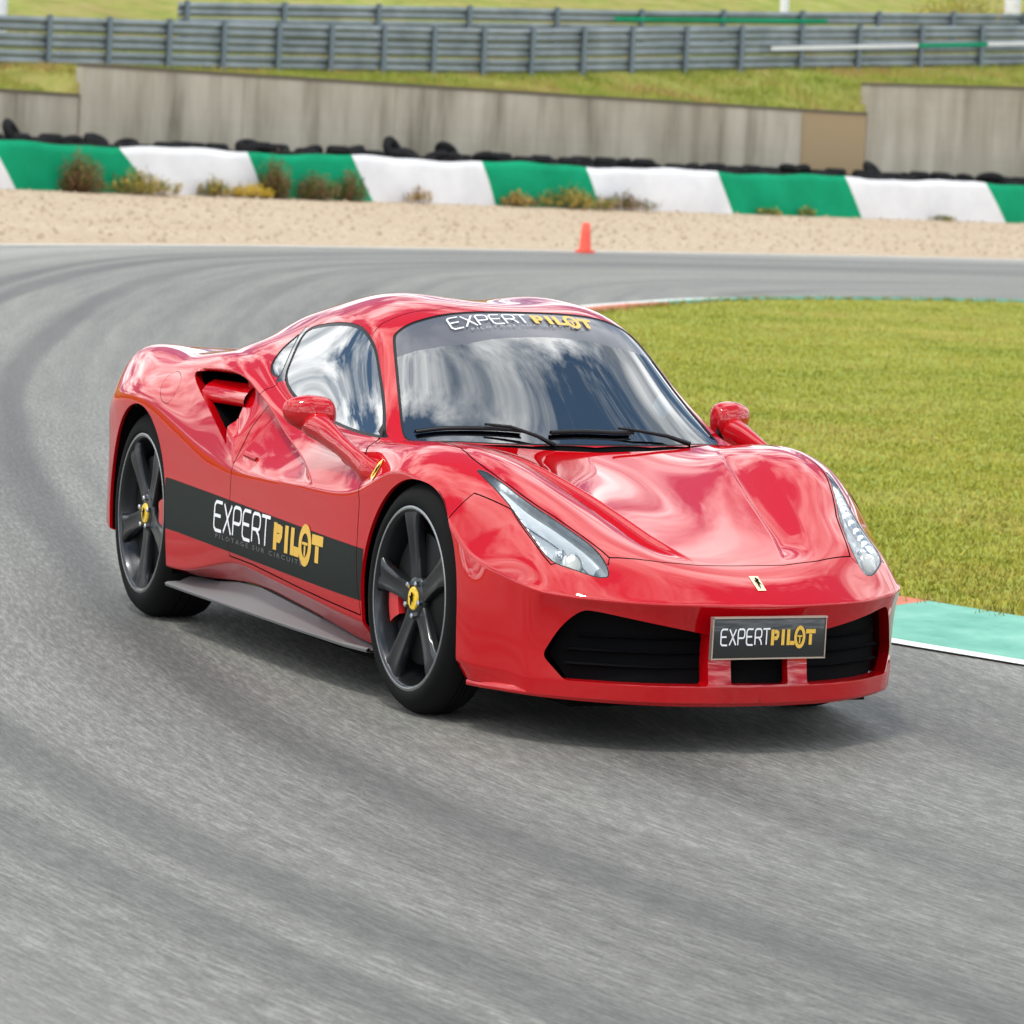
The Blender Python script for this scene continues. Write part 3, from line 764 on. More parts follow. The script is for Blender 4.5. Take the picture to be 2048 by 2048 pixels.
def fillet(pts, r=.015, n=4):
    pts = np.array(pts, float); m = len(pts); o_ = []
    for i in range(m):
        p, a, b = pts[i], pts[i - 1], pts[(i + 1) % m]
        la, lb = np.linalg.norm(a - p), np.linalg.norm(b - p)
        rr = r[i] if hasattr(r, '__len__') else r
        da, db = p + (a - p) / la * min(rr, la * .45), p + (b - p) / lb * min(rr, lb * .45)
        for k in range(n + 1):
            t = k / n; o_.append((1 - t) ** 2 * da + 2 * t * (1 - t) * p + t * t * db)
    return np.array(o_)
def seg_dist(pt, a, b):
    d = b - a; L = (d * d).sum() + 1e-12
    t = np.clip(((pt - a) @ d) / L, 0, 1)
    return np.sqrt((((pt - a) - t[:, None] * d) ** 2).sum(1))
def line_dist(pt, poly):
    r = np.full(len(pt), 9.)
    for i in range(len(poly) - 1): r = np.minimum(r, seg_dist(pt, poly[i], poly[i + 1]))
    return r
def poly_sdf(pt, poly, mask=None):
    """signed distance, negative inside; 1 outside the mask"""
    poly = np.array(poly, float); res = np.full(len(pt), 1.)
    lo, hi = poly.min(0) - .05, poly.max(0) + .05
    m = ((pt > lo) & (pt < hi)).all(1)
    if mask is not None: m &= mask
    q = pt[m]
    if len(q) == 0: return res
    r = np.full(len(q), 9.); ins = np.zeros(len(q), bool)
    n = len(poly)
    for i in range(n):
        a, b = poly[i], poly[(i + 1) % n]
        r = np.minimum(r, seg_dist(q, a, b))
        c = (a[1] > q[:, 1]) != (b[1] > q[:, 1])
        with np.errstate(divide='ignore', invalid='ignore'):
            xi = (b[0] - a[0]) * (q[:, 1] - a[1]) / (b[1] - a[1]) + a[0]
        ins ^= c & (q[:, 0] < xi)
    res[m] = np.where(ins, -r, r)
    return res
class Shell:
    """open surface: A holds x y z nx ny nz for every vertex, Q its four-sided faces, F the odd ones left by cutting"""
    def __init__(s, A, Q=None, F=None):
        s.A = np.asarray(A, float); s.Q = np.zeros((0, 4), int) if Q is None else np.asarray(Q, int).reshape(-1, 4); s.F = F or []
    def split(s, val):
        val = np.where(np.abs(val) < 1e-7, 1e-7, val)
        neg = val < 0
        cq = neg[s.Q].sum(1) if len(s.Q) else np.zeros(0, int)
        Qi, Qo, Qx = s.Q[cq == 4], s.Q[cq == 0], s.Q[(cq > 0) & (cq < 4)]
        negl = neg
        A = s.A; newA = []; cache = {}; nb = len(A)
        Fi, Fo = [], []; cuts = []
        for f in Qx.tolist() + s.F:
            c = 0
            for v in f: c += bool(negl[v])
            if c == 0: Fo.append(f); continue
            if c == len(f): Fi.append(f); continue
            pi_, po_, hit = [], [], []
            n = len(f)
            for k in range(n):
                a, b = f[k], f[(k + 1) % n]
                (pi_ if negl[a] else po_).append(a)
                if negl[a] != negl[b]:
                    key = (a, b) if a < b else (b, a)
                    if key not in cache:
                        t = val[key[0]] / (val[key[0]] - val[key[1]])
                        cache[key] = nb + len(newA)
                        newA.append(A[key[0]] * (1 - t) + A[key[1]] * t)
                    e = cache[key]; pi_.append(e); po_.append(e); hit.append(e)
            if len(pi_) > 2: Fi.append(tuple(pi_))
            if len(po_) > 2: Fo.append(tuple(po_))
            if len(hit) == 2: cuts.append(tuple(hit))
        AA = np.concatenate([A, np.array(newA)]) if newA else A
        def mk(Q_, F):
            if not F and not len(Q_): return Shell(np.zeros((0, 6)))
            u = np.zeros(len(AA), bool)
            if len(Q_): u[Q_.ravel()] = True
            for f in F:
                for v in f: u[v] = True
            used = np.nonzero(u)[0]; mp = -np.ones(len(AA), int); mp[used] = np.arange(len(used))
            return Shell(AA[used], mp[Q_], [tuple(int(mp[i]) for i in f) for f in F])
        a, b = mk(Qi, Fi), mk(Qo, Fo)
        seg = [(AA[i], AA[j]) for i, j in cuts]
        return a, b, seg
    def shifted(s, d):
        A = s.A.copy(); A[:, :3] += A[:, 3:] * d
        return Shell(A, s.Q, s.F)
    def faces(s): return s.Q.tolist() + s.F
def join(*sh):
    A = []; Q_ = []; F = []; b = 0
    for s in sh:
        if len(s.A) == 0: continue
        A.append(s.A); Q_.append(s.Q + b); F += [tuple(i + b for i in f) for f in s.F]; b += len(s.A)
    return Shell(np.concatenate(A), np.concatenate(Q_), F) if A else Shell(np.zeros((0, 6)))
def side(s, sg):
    if sg > 0: return s
    A = s.A.copy(); A[:, 1] *= -1; A[:, 4] *= -1
    return Shell(A, s.Q[:, ::-1], [tuple(f[::-1]) for f in s.F])
def both(s):
    """mirror and weld along the centre line"""
    A = s.A; n = len(A); on = np.abs(A[:, 1]) < 1e-4
    mp = np.arange(n); off = np.nonzero(~on)[0]; mp[off] = n + np.arange(len(off))
    R = A[off].copy(); R[:, 1] *= -1; R[:, 4] *= -1
    B = A.copy(); B[on, 1] = 0; B[on, 4] = 0
    ml = mp.tolist()
    return Shell(np.concatenate([B, R]), np.concatenate([s.Q, mp[s.Q][:, ::-1]]), s.F + [tuple(ml[i] for i in f)[::-1] for f in s.F])
def lip(seg, vec, sg=0):
    """strip that turns a cut edge inwards: vec is a direction function of the edge point; shaded flat"""
    A = []; F = []
    for a, b in seg:
        k = len(A)
        n = np.cross(b[:3] - a[:3], vec(a)); n /= np.linalg.norm(n) + 1e-12
        for p, q in ((a, 0), (b, 0), (b, 1), (a, 1)):
            r = np.zeros(6); r[:3] = p[:3] + (vec(p) if q else 0); r[3:] = n; A.append(r)
        F.append((k, k + 1, k + 2, k + 3))
    return Shell(np.array(A).reshape(-1, 6), np.array(F).reshape(-1, 4))
def smooth_pane(sh, dep, ab, even=False):
    """refit a window pane to one smooth polynomial sheet; dep is the axis solved for, ab the other two"""
    A = sh.A.copy(); u, v = A[:, ab[0]], A[:, ab[1]]; u0, v0 = u.mean(), (0 if even else v.mean())
    us, vs = u - u0, v - v0
    ex = [(i, j) for i in range(6) for j in range(7) if i + j <= (6 if even else 4) and not (even and j % 2)]
    Mx = np.stack([us ** i * vs ** j for i, j in ex], 1)
    c, *_ = np.linalg.lstsq(Mx, A[:, dep], rcond=None)
    print('pane fit', np.abs(A[:, dep] - Mx @ c).max())
    du = sum(k * i * us ** max(i - 1, 0) * vs ** j for k, (i, j) in zip(c, ex)); dv = sum(k * j * us ** i * vs ** max(j - 1, 0) for k, (i, j) in zip(c, ex))
    n = np.zeros((len(A), 3)); n[:, dep] = 1; n[:, ab[0]] = -du; n[:, ab[1]] = -dv
    n /= np.linalg.norm(n, axis=1)[:, None]; n *= np.sign((n * A[:, 3:]).sum(1).mean()); A[:, 3:] = n
    return Shell(A, sh.Q, sh.F)
def put(name, sh, m, parent, keepn=True):
    if not len(sh.A): return None
    return obj(name, sh.A[:, :3], sh.faces(), m, parent, True, sh.A[:, 3:] if keepn else None)
inward = lambda d: (lambda p: -p[3:] * d)

# ---- shape the flanks, then keep one half
SCT = np.array([(-.83,.598),(-.95,.628),(-1.072,.660),(-1.288,.709),(-1.502,.774),(-1.657,.819),(-1.80,.856),(-1.95,.868),(-2.235,.856)])
SCT = catmull(SCT, 4, False)
SCB = np.array([(-.83,.590),(-1.0,.582),(-1.223,.578),(-1.45,.578),(-1.63,.592),(-1.685,.655)])
SCR = np.array([(-1.685,.655),(-1.79,.702),(-1.965,.772),(-2.11,.818),(-2.235,.848)])
def sculpt(P):
    P = P.copy(); ay = np.abs(P[:, 1]); sg = np.sign(P[:, 1])
    m = (ay > .7) & (P[:, 0] < -.6) & (P[:, 0] > -2.4) & (P[:, 2] > .5)
    q = P[m][:, [0, 2]]
    s = poly_sdf(q, np.concatenate([SCT, SCR[::-1], SCB[::-1][1:]]))
    dt = line_dist(q, SCT); db = line_dist(q, SCB); dr = line_dist(q, SCR)
    sm = lambda t: np.clip(t, 0, 1) ** 2 * (3 - 2 * np.clip(t, 0, 1))
    D = .062 * sm((-.76 - q[:, 0]) / .50)
    d = np.where(s < 0, D * sm(dt / .022) * np.clip(db / (db + dt + 1e-6) * 1.1, 0, 1) * sm(dr / .02) * 1.3, 0)
    dy = np.zeros(len(P)); dy[m] = d
    P[:, 1] -= sg * dy
    # hood: a raised centre between two crease lines with a soft channel outside them
    x = P[:, 0]; z = P[:, 2]
    yl = np.interp(-x, [-.87, -.76, -.62, -.44, -.28, 0, .25, .5], [.165, .215, .262, .30, .335, .415, .50, .60])
    m = (z > .45) & (x > -.30) & (x < .86) & (ay < .72)
    u = ay - yl
    ch = sm((u + .006) / .022) * sm((.15 - u) / .13)
    fade = sm((.84 - x) / .18) * sm((x + .27) / .25)
    P[:, 2] -= np.where(m, .014 * ch * fade, 0)
    # fender crease over the lamp
    return P
P = sculpt(P)
def vnormals(P, Q):
    PZ = P * np.array([1, 1, KZ])
    a, b, c, d = (PZ[Q[:, i]] for i in range(4))
    fn = np.cross(c - a, d - b)
    N_ = np.zeros_like(P)
    for i in range(4): np.add.at(N_, Q[:, i], fn)
    N_[:, 2] *= KZ                     # normal in unstretched space
    N_ /= np.linalg.norm(N_, axis=1)[:, None] + 1e-12
    return N_
NV = vnormals(P, Q)
if NV[P[:, 2].argmax(), 2] < 0:
    NV = -NV; Q = Q[:, ::-1]
A = np.concatenate([P, NV], 1)
fc = P[Q][:, :, 1].mean(1) > 0
_, H, _ = Shell(A, Q[fc]).split(np.full(len(A), 1.))
from mathutils.bvhtree import BVHTree
_bv = BVHTree.FromPolygons([tuple(v) for v in P], [tuple(f) for f in Q.tolist()])
def on_body(p, d):
    r = _bv.ray_cast(Vector(p), Vector(d).normalized())
    return None if r[0] is None else np.array(r[0])
# ------------------------------------------------------------------ the red car
paint = mat('red_paint', (.46, .0015, .005), .45, 0, 1, 0, .02)
paint.node_tree.nodes['Principled BSDF'].inputs['Coat IOR'].default_value = 1.62
black = mat('black_trim', (.006, .006, .007), .4, 0, 0, .3)
gloss = mat('gloss_black', (.006, .006, .007), .12, 0, 1, .5)
matte = mat('matte_black', (.004, .004, .004), .9, 0, 0, .05)
rubber = mat('tyre_rubber', (.008, .008, .008), .8, spec=.12)
wheelm = mat('dark_alloy', (.038, .040, .044), .28, .8, .3)
rimlip = mat('bright_rim_edge', (.32, .33, .34), .25, .9)
chrome = mat('chrome', (.7, .7, .72), .12, 1)
steel = mat('brake_steel', (.02, .02, .02), .45, .9)
caliperm = mat('red_caliper', (.5, .01, .012), .35, 0, .6)
yellow = mat('badge_yellow', (.85, .55, .02), .35, 0, .8)
white_v = mat('white_vinyl', (.82, .82, .84), .4)
gold_v = mat('gold_vinyl', (.72, .43, .06), .4)
stripe_v = mat('charcoal_vinyl', (.014, .018, .016), .55, 0, 0, .15)
dim_v = mat('grey_vinyl', (.14, .145, .145), .5)
skirtm = mat('grey_skirt', (.165, .165, .165), .42, 0, .1)
leather = mat('dark_leather', (.012, .014, .022), .55)

def glass_mat(name, tint, ior=1.52, film=0.0):
    m = bpy.data.materials.new(name); m.use_nodes = True
    t = m.node_tree; t.nodes.clear()
    o = t.nodes.new('ShaderNodeOutputMaterial'); mx = t.nodes.new('ShaderNodeMixShader')
    tr = t.nodes.new('ShaderNodeBsdfTransparent'); gl = t.nodes.new('ShaderNodeBsdfGlossy'); fr = t.nodes.new('ShaderNodeFresnel')
    tr.inputs[0].default_value = (*tint, 1); gl.inputs['Roughness'].default_value = .0; fr.inputs[0].default_value = ior
    gl.inputs[0].default_value = (.96, .98, 1, 1)
    t.links.new(fr.outputs[0], mx.inputs[0]); t.links.new(tr.outputs[0], mx.inputs[1]); t.links.new(gl.outputs[0], mx.inputs[2])
    t.links.new(mx.outputs[0], o.inputs[0])
    return m
glass = glass_mat('windscreen_glass', (.30, .42, .55), 2.7)
sideglass = glass_mat('side_glass', (.25, .36, .50), 3.7)
lampglass = glass_mat('lamp_glass', (.93, .96, .97), 1.5)
film = mat('windscreen_film', (.085, .088, .105), .3, 0, .45, .4, .05)

car = thing('sports_car', 'red low-slung sports car driving on the grey track with charcoal side stripe', 'car', (0, 0, 0))

gaps = []
def cut_panel(sh, fn, gap=.0022):
    inn, rest, seg1 = sh.split(fn(sh.A) + gap)
    strip, rest, seg2 = rest.split(fn(rest.A) - gap)
    gaps.append(strip.shifted(-.007))
    gaps.append(lip(seg1, inward(.007))); gaps.append(lip(seg2, inward(.007)))
    return inn, rest

# wheel arches
def arch_fn(cx, r, cz):
    def fn(A):
        x, y, z = A[:, 0] - cx, A[:, 1], A[:, 2] - cz
        d = np.where(z > 0, np.hypot(x, z) - r, np.abs(x) - r)
        return np.where(y > .55, d, 1.)
    return fn
_, H, seg_f = H.split(arch_fn(0.005, .350, .33)(H.A))
_, H, seg_r = H.split(arch_fn(-2.65, .368, .343)(H.A))
def arch_lip(seg, d):
    v = lambda p: np.array([0, -d, 0])
    return lip(seg, v)
# front openings, in the (y, z) plane
def yz(poly, xmin=.6):
    return lambda A: poly_sdf(A[:, [1, 2]], poly, (A[:, 0] > xmin) & (A[:, 2] < .418))
open_big = fillet([(.205,.192),(.672,.191),(.732,.254),(.690,.340),(.640,.392),(.585,.388),(.205,.334)], [.012,.012,.02,.04,.03,.04,.012])
open_mid = fillet([(-.3,.196),(.118,.196),(.118,.296),(-.3,.296)], .010)
hole1, H, seg_g1 = H.split(yz(open_big)(H.A))
hole2, H, seg_g2 = H.split(yz(open_mid)(H.A))
# glass
WS = np.array([(-1.003,-.28),(-1.005,0),(-1.006,.14),(-1.008,.28),(-1.022,.42),(-1.040,.49),(-1.038,.548),(-1.0,.566),(-.875,.606),(-.745,.648),(-.62,.69),(-.56,.698),(-.49,.62),(-.40,.44),(-.338,.25),(-.312,0),(-.338,-.25)])
WS = chaikin(WS, 2)
ws_fn = lambda A: poly_sdf(A[:, :2], WS, (A[:, 2] > .70) & (A[:, 0] < -.28))
wsp, H, seg_ws = H.split(ws_fn(H.A))
SW = chaikin([(-1.74,1.022),(-1.53,1.050),(-1.36,1.060),(-1.24,1.056),(-1.145,1.035),(-1.042,.996),(-.92,.922),(-.772,.836),(-.650,.766),(-.598,.750),(-.84,.752),(-1.2,.775),(-1.455,.812),(-1.612,.862),(-1.655,.94)], 2)
sw_fn = lambda A: poly_sdf(A[:, [0, 2]], SW, (A[:, 1] > .50) & (A[:, 2] > .70))
swp, H, seg_sw = H.split(sw_fn(H.A))
QW = chaikin([(-1.762,1.012),(-1.800,.955),(-1.792,.905),(-1.735,.872),(-1.645,.860),(-1.683,.94)], 2)
qw_fn = lambda A: poly_sdf(A[:, [0, 2]], QW, (A[:, 1] > .50) & (A[:, 2] > .70))
qwp, H, seg_qw = H.split(qw_fn(H.A))
PL = [(-1.733,1.028),(-1.650,.945),(-1.598,.858),(-1.655,.850),(-1.705,.94),(-1.770,1.020)]
pillar, H, _ = H.split(poly_sdf(H.A[:, [0, 2]], PL, (H.A[:, 1] > .5) & (H.A[:, 2] > .7)))
# head lamps, in the (x, y) plane
HL_IN = [(.199,.732),(.274,.709),(.379,.669),(.447,.639),(.512,.607),(.649,.558),(.706,.539),(.767,.526)]
HL = chaikin([(.17,.757)] + HL_IN + [(.812,.525),(.842,.536),(.826,.578),(.768,.638),(.706,.690),(.649,.707),(.534,.712),(.411,.721),(.323,.737),(.245,.751)], 1)
hl_fn = lambda A: poly_sdf(A[:, :2], HL, (A[:, 2] > .45) & (A[:, 0] > .1))
hlp, H, seg_hl = H.split(hl_fn(H.A))
# side air intake
INT = chaikin([(-2.262,.845),(-2.17,.853),(-2.02,.857),(-1.93,.852),(-1.865,.828),(-1.82,.79),(-1.80,.752),(-1.785,.71),(-1.755,.662),(-1.715,.634),(-1.800,.668),(-1.975,.738),(-2.128,.790),(-2.235,.826)], 1)
in_fn = lambda A: poly_sdf(A[:, [0, 2]], INT, A[:, 1] > .6)
_, H, seg_in = H.split(in_fn(H.A))

# panels
HOOD = [(-.30,-.4),(.857,-.172),(.857,.172),(.831,.325),(.775,.505),(.706,.530),(.649,.549),(.512,.598),(.447,.630),(.379,.660),(.274,.700),(.199,.722),(.1,.735),(.0,.728),(-.15,.715),(-.40,.66),(-.426,.582),(-.348,.42),(-.288,.22),(-.268,0)]
hood, H = cut_panel(H, lambda A: poly_sdf(A[:, :2], HOOD, A[:, 2] > .46), .0028)
cowl_fn = lambda A: poly_sdf(A[:, :2], [(-.26,-.4),(-.268,0),(-.288,.22),(-.348,.42),(-.426,.582),(-.40,.66),(-.47,.69),(-.55,.715),(-.49,.63),(-.40,.45),(-.34,.26),(-.31,0),(-.33,-.4)], (A[:, 2] > .7) & (A[:, 0] < -.2))
cowlp, H, _ = H.split(cowl_fn(H.A))
DOOR = [(-.43,.639),(-.401,.581),(-.388,.413),(-.352,.25),(-.9,.275),(-1.37,.300),(-1.60,.304),(-1.615,.45),(-1.625,.60),(-1.63,.66),(-1.64,.70),(-1.64,.76),(-1.635,.81),(-1.64,.872),(-1.455,.83),(-1.2,.80),(-.84,.775),(-.67,.768),(-.60,.728),(-.52,.70)]
door, H = cut_panel(H, lambda A: poly_sdf(A[:, [0, 2]], DOOR, A[:, 1] > .68))
FH = chaikin([(-2.50,.815),(-2.43,.838),(-2.345,.815),(-2.33,.77),(-2.355,.728),(-2.42,.735),(-2.48,.77)], 2)
flap, H = cut_panel(H, lambda A: poly_sdf(A[:, [0, 2]], FH, A[:, 1] > .8), .0009)
def bumper_fn(A):
    x, y, z = A[:, 0], A[:, 1], A[:, 2]
    # everything ahead of the lamp and hood front edge, and the corner down to the wheel arch
    return poly_sdf(A[:, :2], [(1.3,-.5),(.857,-.5),(.857,.172),(.831,.325),(.775,.505),(.80,.52),(.70,.70),(.649,.709),(.411,.723),(.26,.80),(.20,1.1),(1.3,1.1)], x > .1)
def bf(A):
    v = bumper_fn(A); x, y, z = A[:, 0], A[:, 1], A[:, 2]
    return np.where((v > .5) & (x > .35), -.5, v)
bumper, H = cut_panel(H, bf, .0018)
def roof_fn(A):
    x, y, z = A[:, 0], A[:, 1], A[:, 2]
    xs = np.interp(y, [0, .11, .354, .48, .55, .62], [-1.085, -1.078, -1.062, -1.118, -1.14, -1.12])
    xr = -1.72
    return np.where(z > 1.035, np.maximum(x - xs, xr - x), .5)
roof, H = cut_panel(H, roof_fn, .0022)
front, rearb, _ = H.split(np.where(H.A[:, 0] < -1.0, 1., -1.) + 0 * H.A[:, 0])
frame_part = lambda A: (-1.0 - A[:, 0])
H1, H2, _ = H.split(-(H.A[:, 0] + .43))    # negative ahead of the door seam
fender = H1
cabin, haunch, _ = H2.split(np.where(H2.A[:, 0] > -1.60, -(H2.A[:, 0] + 1.60), -(H2.A[:, 0] + 1.60)))

def band_of(sh):
    top = lambda x: np.interp(-x, [.345, 2.231], [.447, .495]); bot = lambda x: np.interp(-x, [.334, 2.163], [.293, .329])
    A = sh.A; v = np.maximum.reduce([A[:, 2] - top(A[:, 0]), bot(A[:, 0]) - A[:, 2], A[:, 0] + .338, -2.30 - A[:, 0]])
    v = np.where(A[:, 1] > .8, v, 1.)
    return sh.split(v)[0].shifted(.0012)
stripe = join(*[band_of(x) for x in (fender, door, cabin, haunch)])
put('hood', both(hood), paint, car)
put('front_bumper', both(bumper), paint, car)
put('cowl_panel', both(cowlp.shifted(-.006)), matte, car)
put('roof_panel', both(roof), paint, car)
put('windscreen_frame', both(cabin), paint, car)
put('rear_body', both(haunch), paint, car)
for s in (-1, 1):
    put('window_pillar', side(pillar.shifted(-.001), s), gloss, car)
    put('front_fender', side(fender, s), paint, car)
    d = put('door', side(door, s), paint, car)
    put('fuel_flap', side(flap, s), paint, car) if s < 0 else put('rear_flap', side(flap, s), paint, car)
    lipf = lip(seg_f, lambda p: np.array([0, -.014, 0])); lipr = lip(seg_r, lambda p: np.array([0, -.014, 0]))
    put('arch_edge', side(lipf, s), paint, car); put('arch_edge', side(lipr, s), paint, car)
    # wheel well
    for cx, r, cz in ((.005, .353, .33), (-2.65, .371, .343)):
        w_ = MB(); pr = []
        for k in range(25):
            a = pi * k / 24; pr.append((cx + r * cos(a), cz + r * sin(a)))
        pr = [(cx + r, .18)] + pr + [(cx - r, .18 if cx > -1 else .335)]
        w_.grid([[(x, y, z) for x, z in pr] for y in (.940 if cx < -1 else .885, .60)])
        w_.add([(x, .60, z) for x, z in pr], [tuple(range(len(pr)))])
        V = [(x, y * s, z) for x, y, z in w_.V]
        obj('wheel_well', V, w_.F, matte, car, False)
put('panel_gap', both(join(*gaps)), matte, car)
# cast edges into openings
inx = lambda d: (lambda p: np.array([-d, 0, 0]))
put('grille_surround', both(join(lip(seg_g1, inx(.07)), lip(seg_g2, inx(.04)))), paint, car)

# windscreen: black edge, film band, glass
def edge_and_pane(sh, fn, border):
    pane, edge, _ = sh.split(fn(sh.A) + border)
    return pane.shifted(-.003), edge.shifted(-.002)
pane, edge = edge_and_pane(wsp, ws_fn, .010)
bandf = lambda A: A[:, 0] + np.interp(A[:, 1], [0, .25, .46, .6], [.905, .915, .955, 1.02]) * 1.0
bx_ = lambda A: -(A[:, 0] - np.interp(A[:, 1], [0, .10, .33, .46, .62], [-.812, -.812, -.828, -.872, -.955]))
pane = smooth_pane(pane, 2, (0, 1), True)
gl_, bd_, _ = pane.split(-bx_(pane.A) * -1)
ws = put('windscreen', both(gl_), glass, car)
fb = put('windscreen_film', both(bd_), film, car)
put('windscreen_seal', both(join(edge, lip(seg_ws, inward(.006)))), black, car)
for s in (-1, 1):
    pane, edge = edge_and_pane(swp, sw_fn, .009); pane = smooth_pane(pane, 1, (0, 2))
    put('side_window', side(pane, s), sideglass, car)
    put('window_seal', side(join(edge, lip(seg_sw, inward(.006))), s), black, car)
    pane, edge = edge_and_pane(qwp, qw_fn, .007); pane = smooth_pane(pane, 1, (0, 2))
    put('quarter_window', side(pane, s), sideglass, car)
    put('window_seal', side(join(edge, lip(seg_qw, inward(.006))), s), black, car)
# ------------------------------------------------------------------ lamps, openings, trim
red_side = lambda V, s: [(x, y * s, z) for x, y, z in V]
def flip(F, s): return F if s > 0 else [tuple(f[::-1]) for f in F]
def mput(name, mb, m, parent, s=1, smooth=False, bev=None):
    o = obj(name, red_side(mb.V, s), flip(mb.F, s), m, parent, smooth)
    if bev: bevel(o, bev)
    return o
lampm = mat('lamp_reflector', (.62, .65, .67), .22, .7)
lampd = mat('lamp_housing', (.50, .53, .56), .3, .4)
ledm = mat('white_diode', (.9, .92, .95), .2, 0, 1, emit=(1, 1, 1, 2.5))
clear = glass_mat('clear_lens', (.85, .9, .92), 1.6)
def top_z(x, y):
    p = on_body((x, y, 3), (0, 0, -1))
    return p[2] if p is not None else .5
for s in (-1, 1):
    # bucket
    floor = hlp.shifted(-.040)
    wall = lip(seg_hl, inward(.045))
    hb = put('headlight', side(join(floor), s), lampd, car)
    put('lamp_wall', side(wall, s), lampm, hb)
    put('lamp_lens', side(hlp.shifted(-.002), s), lampglass, hb)
    pts = catmull([(.265,.732),(.33,.723),(.411,.708),(.534,.698),(.62,.690)], 3, False)
    for i, (x, y) in enumerate(pts):
        m = MB(); z = top_z(x, y) - .020
        for a in range(5):
            pass
        m.tube([(x, y, z - .012), (x, y, z), (x, y, z + .004)], [.012, .012, .006], 8)
        mput('diode', m, ledm, hb, s, True)
    strip = MB()
    q = catmull([(.25,.742),(.33,.729),(.411,.714),(.534,.704),(.640,.697),(.700,.680),(.762,.628),(.815,.575)], 4, False)
    V = []
    for i, (x, y) in enumerate(q):
        z = top_z(x, y) - .013
        V.append([(x, y, z), (x - .004, y - .013, z - .006), (x - .004, y - .013, z - .028)])
    strip.grid(V); mput('light_strip', strip, mat('lamp_white', (.75, .78, .80), .25), hb, s, True)
    # projector and its surround
    for (x, y, r) in ((.715, .622, .034), (.655, .640, .018)):
        z = top_z(x, y) - .03
        m = MB(); n = 20
        d = Vector((.85, .12, .45)).normalized(); c = Vector((x, y, z))
        m.tube([c - d * .05, c - d * .004, c + d * .006, c + d * .003], [r * .9, r * 1.15, r * 1.1, r * .9], n)
        mput('projector', m, lampm, hb, s, True)
        m = MB(); rows = [c + d * (.004 + .6 * r * sin(a)) for a in np.linspace(0, pi / 2, 6)]
        m.tube(rows, [r * .9 * cos(a) + 1e-4 for a in np.linspace(0, pi / 2, 6)], n)
        mput('projector_glass', m, chrome if r < .02 else mat('bulb_glass', (.5, .5, .48), .05, .0, 1, emit=(1, .97, .88, .35)), hb, s, True)
    m = MB()
    V = []
    for (x, y) in catmull([(.30,.712),(.42,.672),(.55,.617),(.68,.575),(.78,.545)], 4, False):
        z = top_z(x, y) - .014
        V.append([(x, y, z - .004), (x - .002, y + .012, z - .010), (x - .002, y + .026, z - .030)])
    m.grid(V); mput('inner_reflector', m, lampd, hb, s, True)
    # thin black joint round the lamp
    e1, rest, _ = hlp.split(-(hl_fn(hlp.A) + .0045))
    put('lamp_seal', side(e1.shifted(-.0012), s), black, hb)
# ---- grille fills
grille_m = mat('grille_mesh', (.004, .004, .0045), .8, 0, 0, .05)
gn = N(grille_m)
for s in (-1, 1):
    put('intake_grille', side(hole1.shifted(-.062), s), grille_m, car)
finm = mat('grille_fin', (.006, .006, .007), .75, 0, 0, .08)
for s in (-1, 1):
    for z in (.235, .275, .315):
        m = MB(); V = []
        for y in np.linspace(.20, .62 + (.03 if z < .3 else .0), 12):
            x = np.interp(y, [0, .36, .5, .6, .70], [.975, .925, .865, .805, .735])
            V.append([(x, y, z), (x - .025, y, z + .003), (x - .025, y, z - .003), (x, y, z - .0025)])
        m.grid(V); mput('grille_fin', m, finm, car, s)
m2 = hole2.shifted(-.038)
mid_o = put('centre_grille', both(m2), grille_m, car)
for z in (.215, .236, .257, .278):
    m = MB(); V = []
    for y in np.linspace(-.125, .125, 9):
        x = .985 - .18 * y * y
        V.append([(x, y, z), (x - .02, y, z + .004), (x - .02, y, z - .003)])
    V = np.array(V); m.grid(np.concatenate([V, V[:, :1]], 1)); mput('slat', m, black, mid_o, 1, True)
# closing bulkhead behind the openings
m = MB(); m.box((.62, 0, .29), (.02, 1.4, .30)); mput('front_bulkhead', m, matte, car)
# ---- splitter lip
lipm = MB(); V = []
pl_ = [(1.03,0,.148),(1.02,.18,.148),(.985,.36,.149),(.925,.50,.150),(.865,.60,.151),(.80,.68,.152),(.735,.745,.153),(.66,.795,.154),(.56,.835,.153),(.48,.858,.151),(.40,.873,.150)]
pl_ = catmull(pl_, 4, False)
for p in pl_:
    x, y, z = p; o_ = np.array([x, y * 1.35, 0]); o_ /= np.linalg.norm(o_)
    f_ = np.interp(y, [0, .6, .87], [-.030, -.026, -.012])
    a = np.array([x, y, z])
    V.append([a - o_ * .03 + [0, 0, .004], a + o_ * f_ + [0, 0, -.004], a + o_ * f_ + [0, 0, -.016], a - o_ * .08 + [0, 0, -.02]])
V = np.array(V); W_ = V[:0:-1].copy(); W_[:, :, 1] *= -1
lipm.grid(np.concatenate([W_, V]))
mput('front_splitter', lipm, paint, car, 1, True)
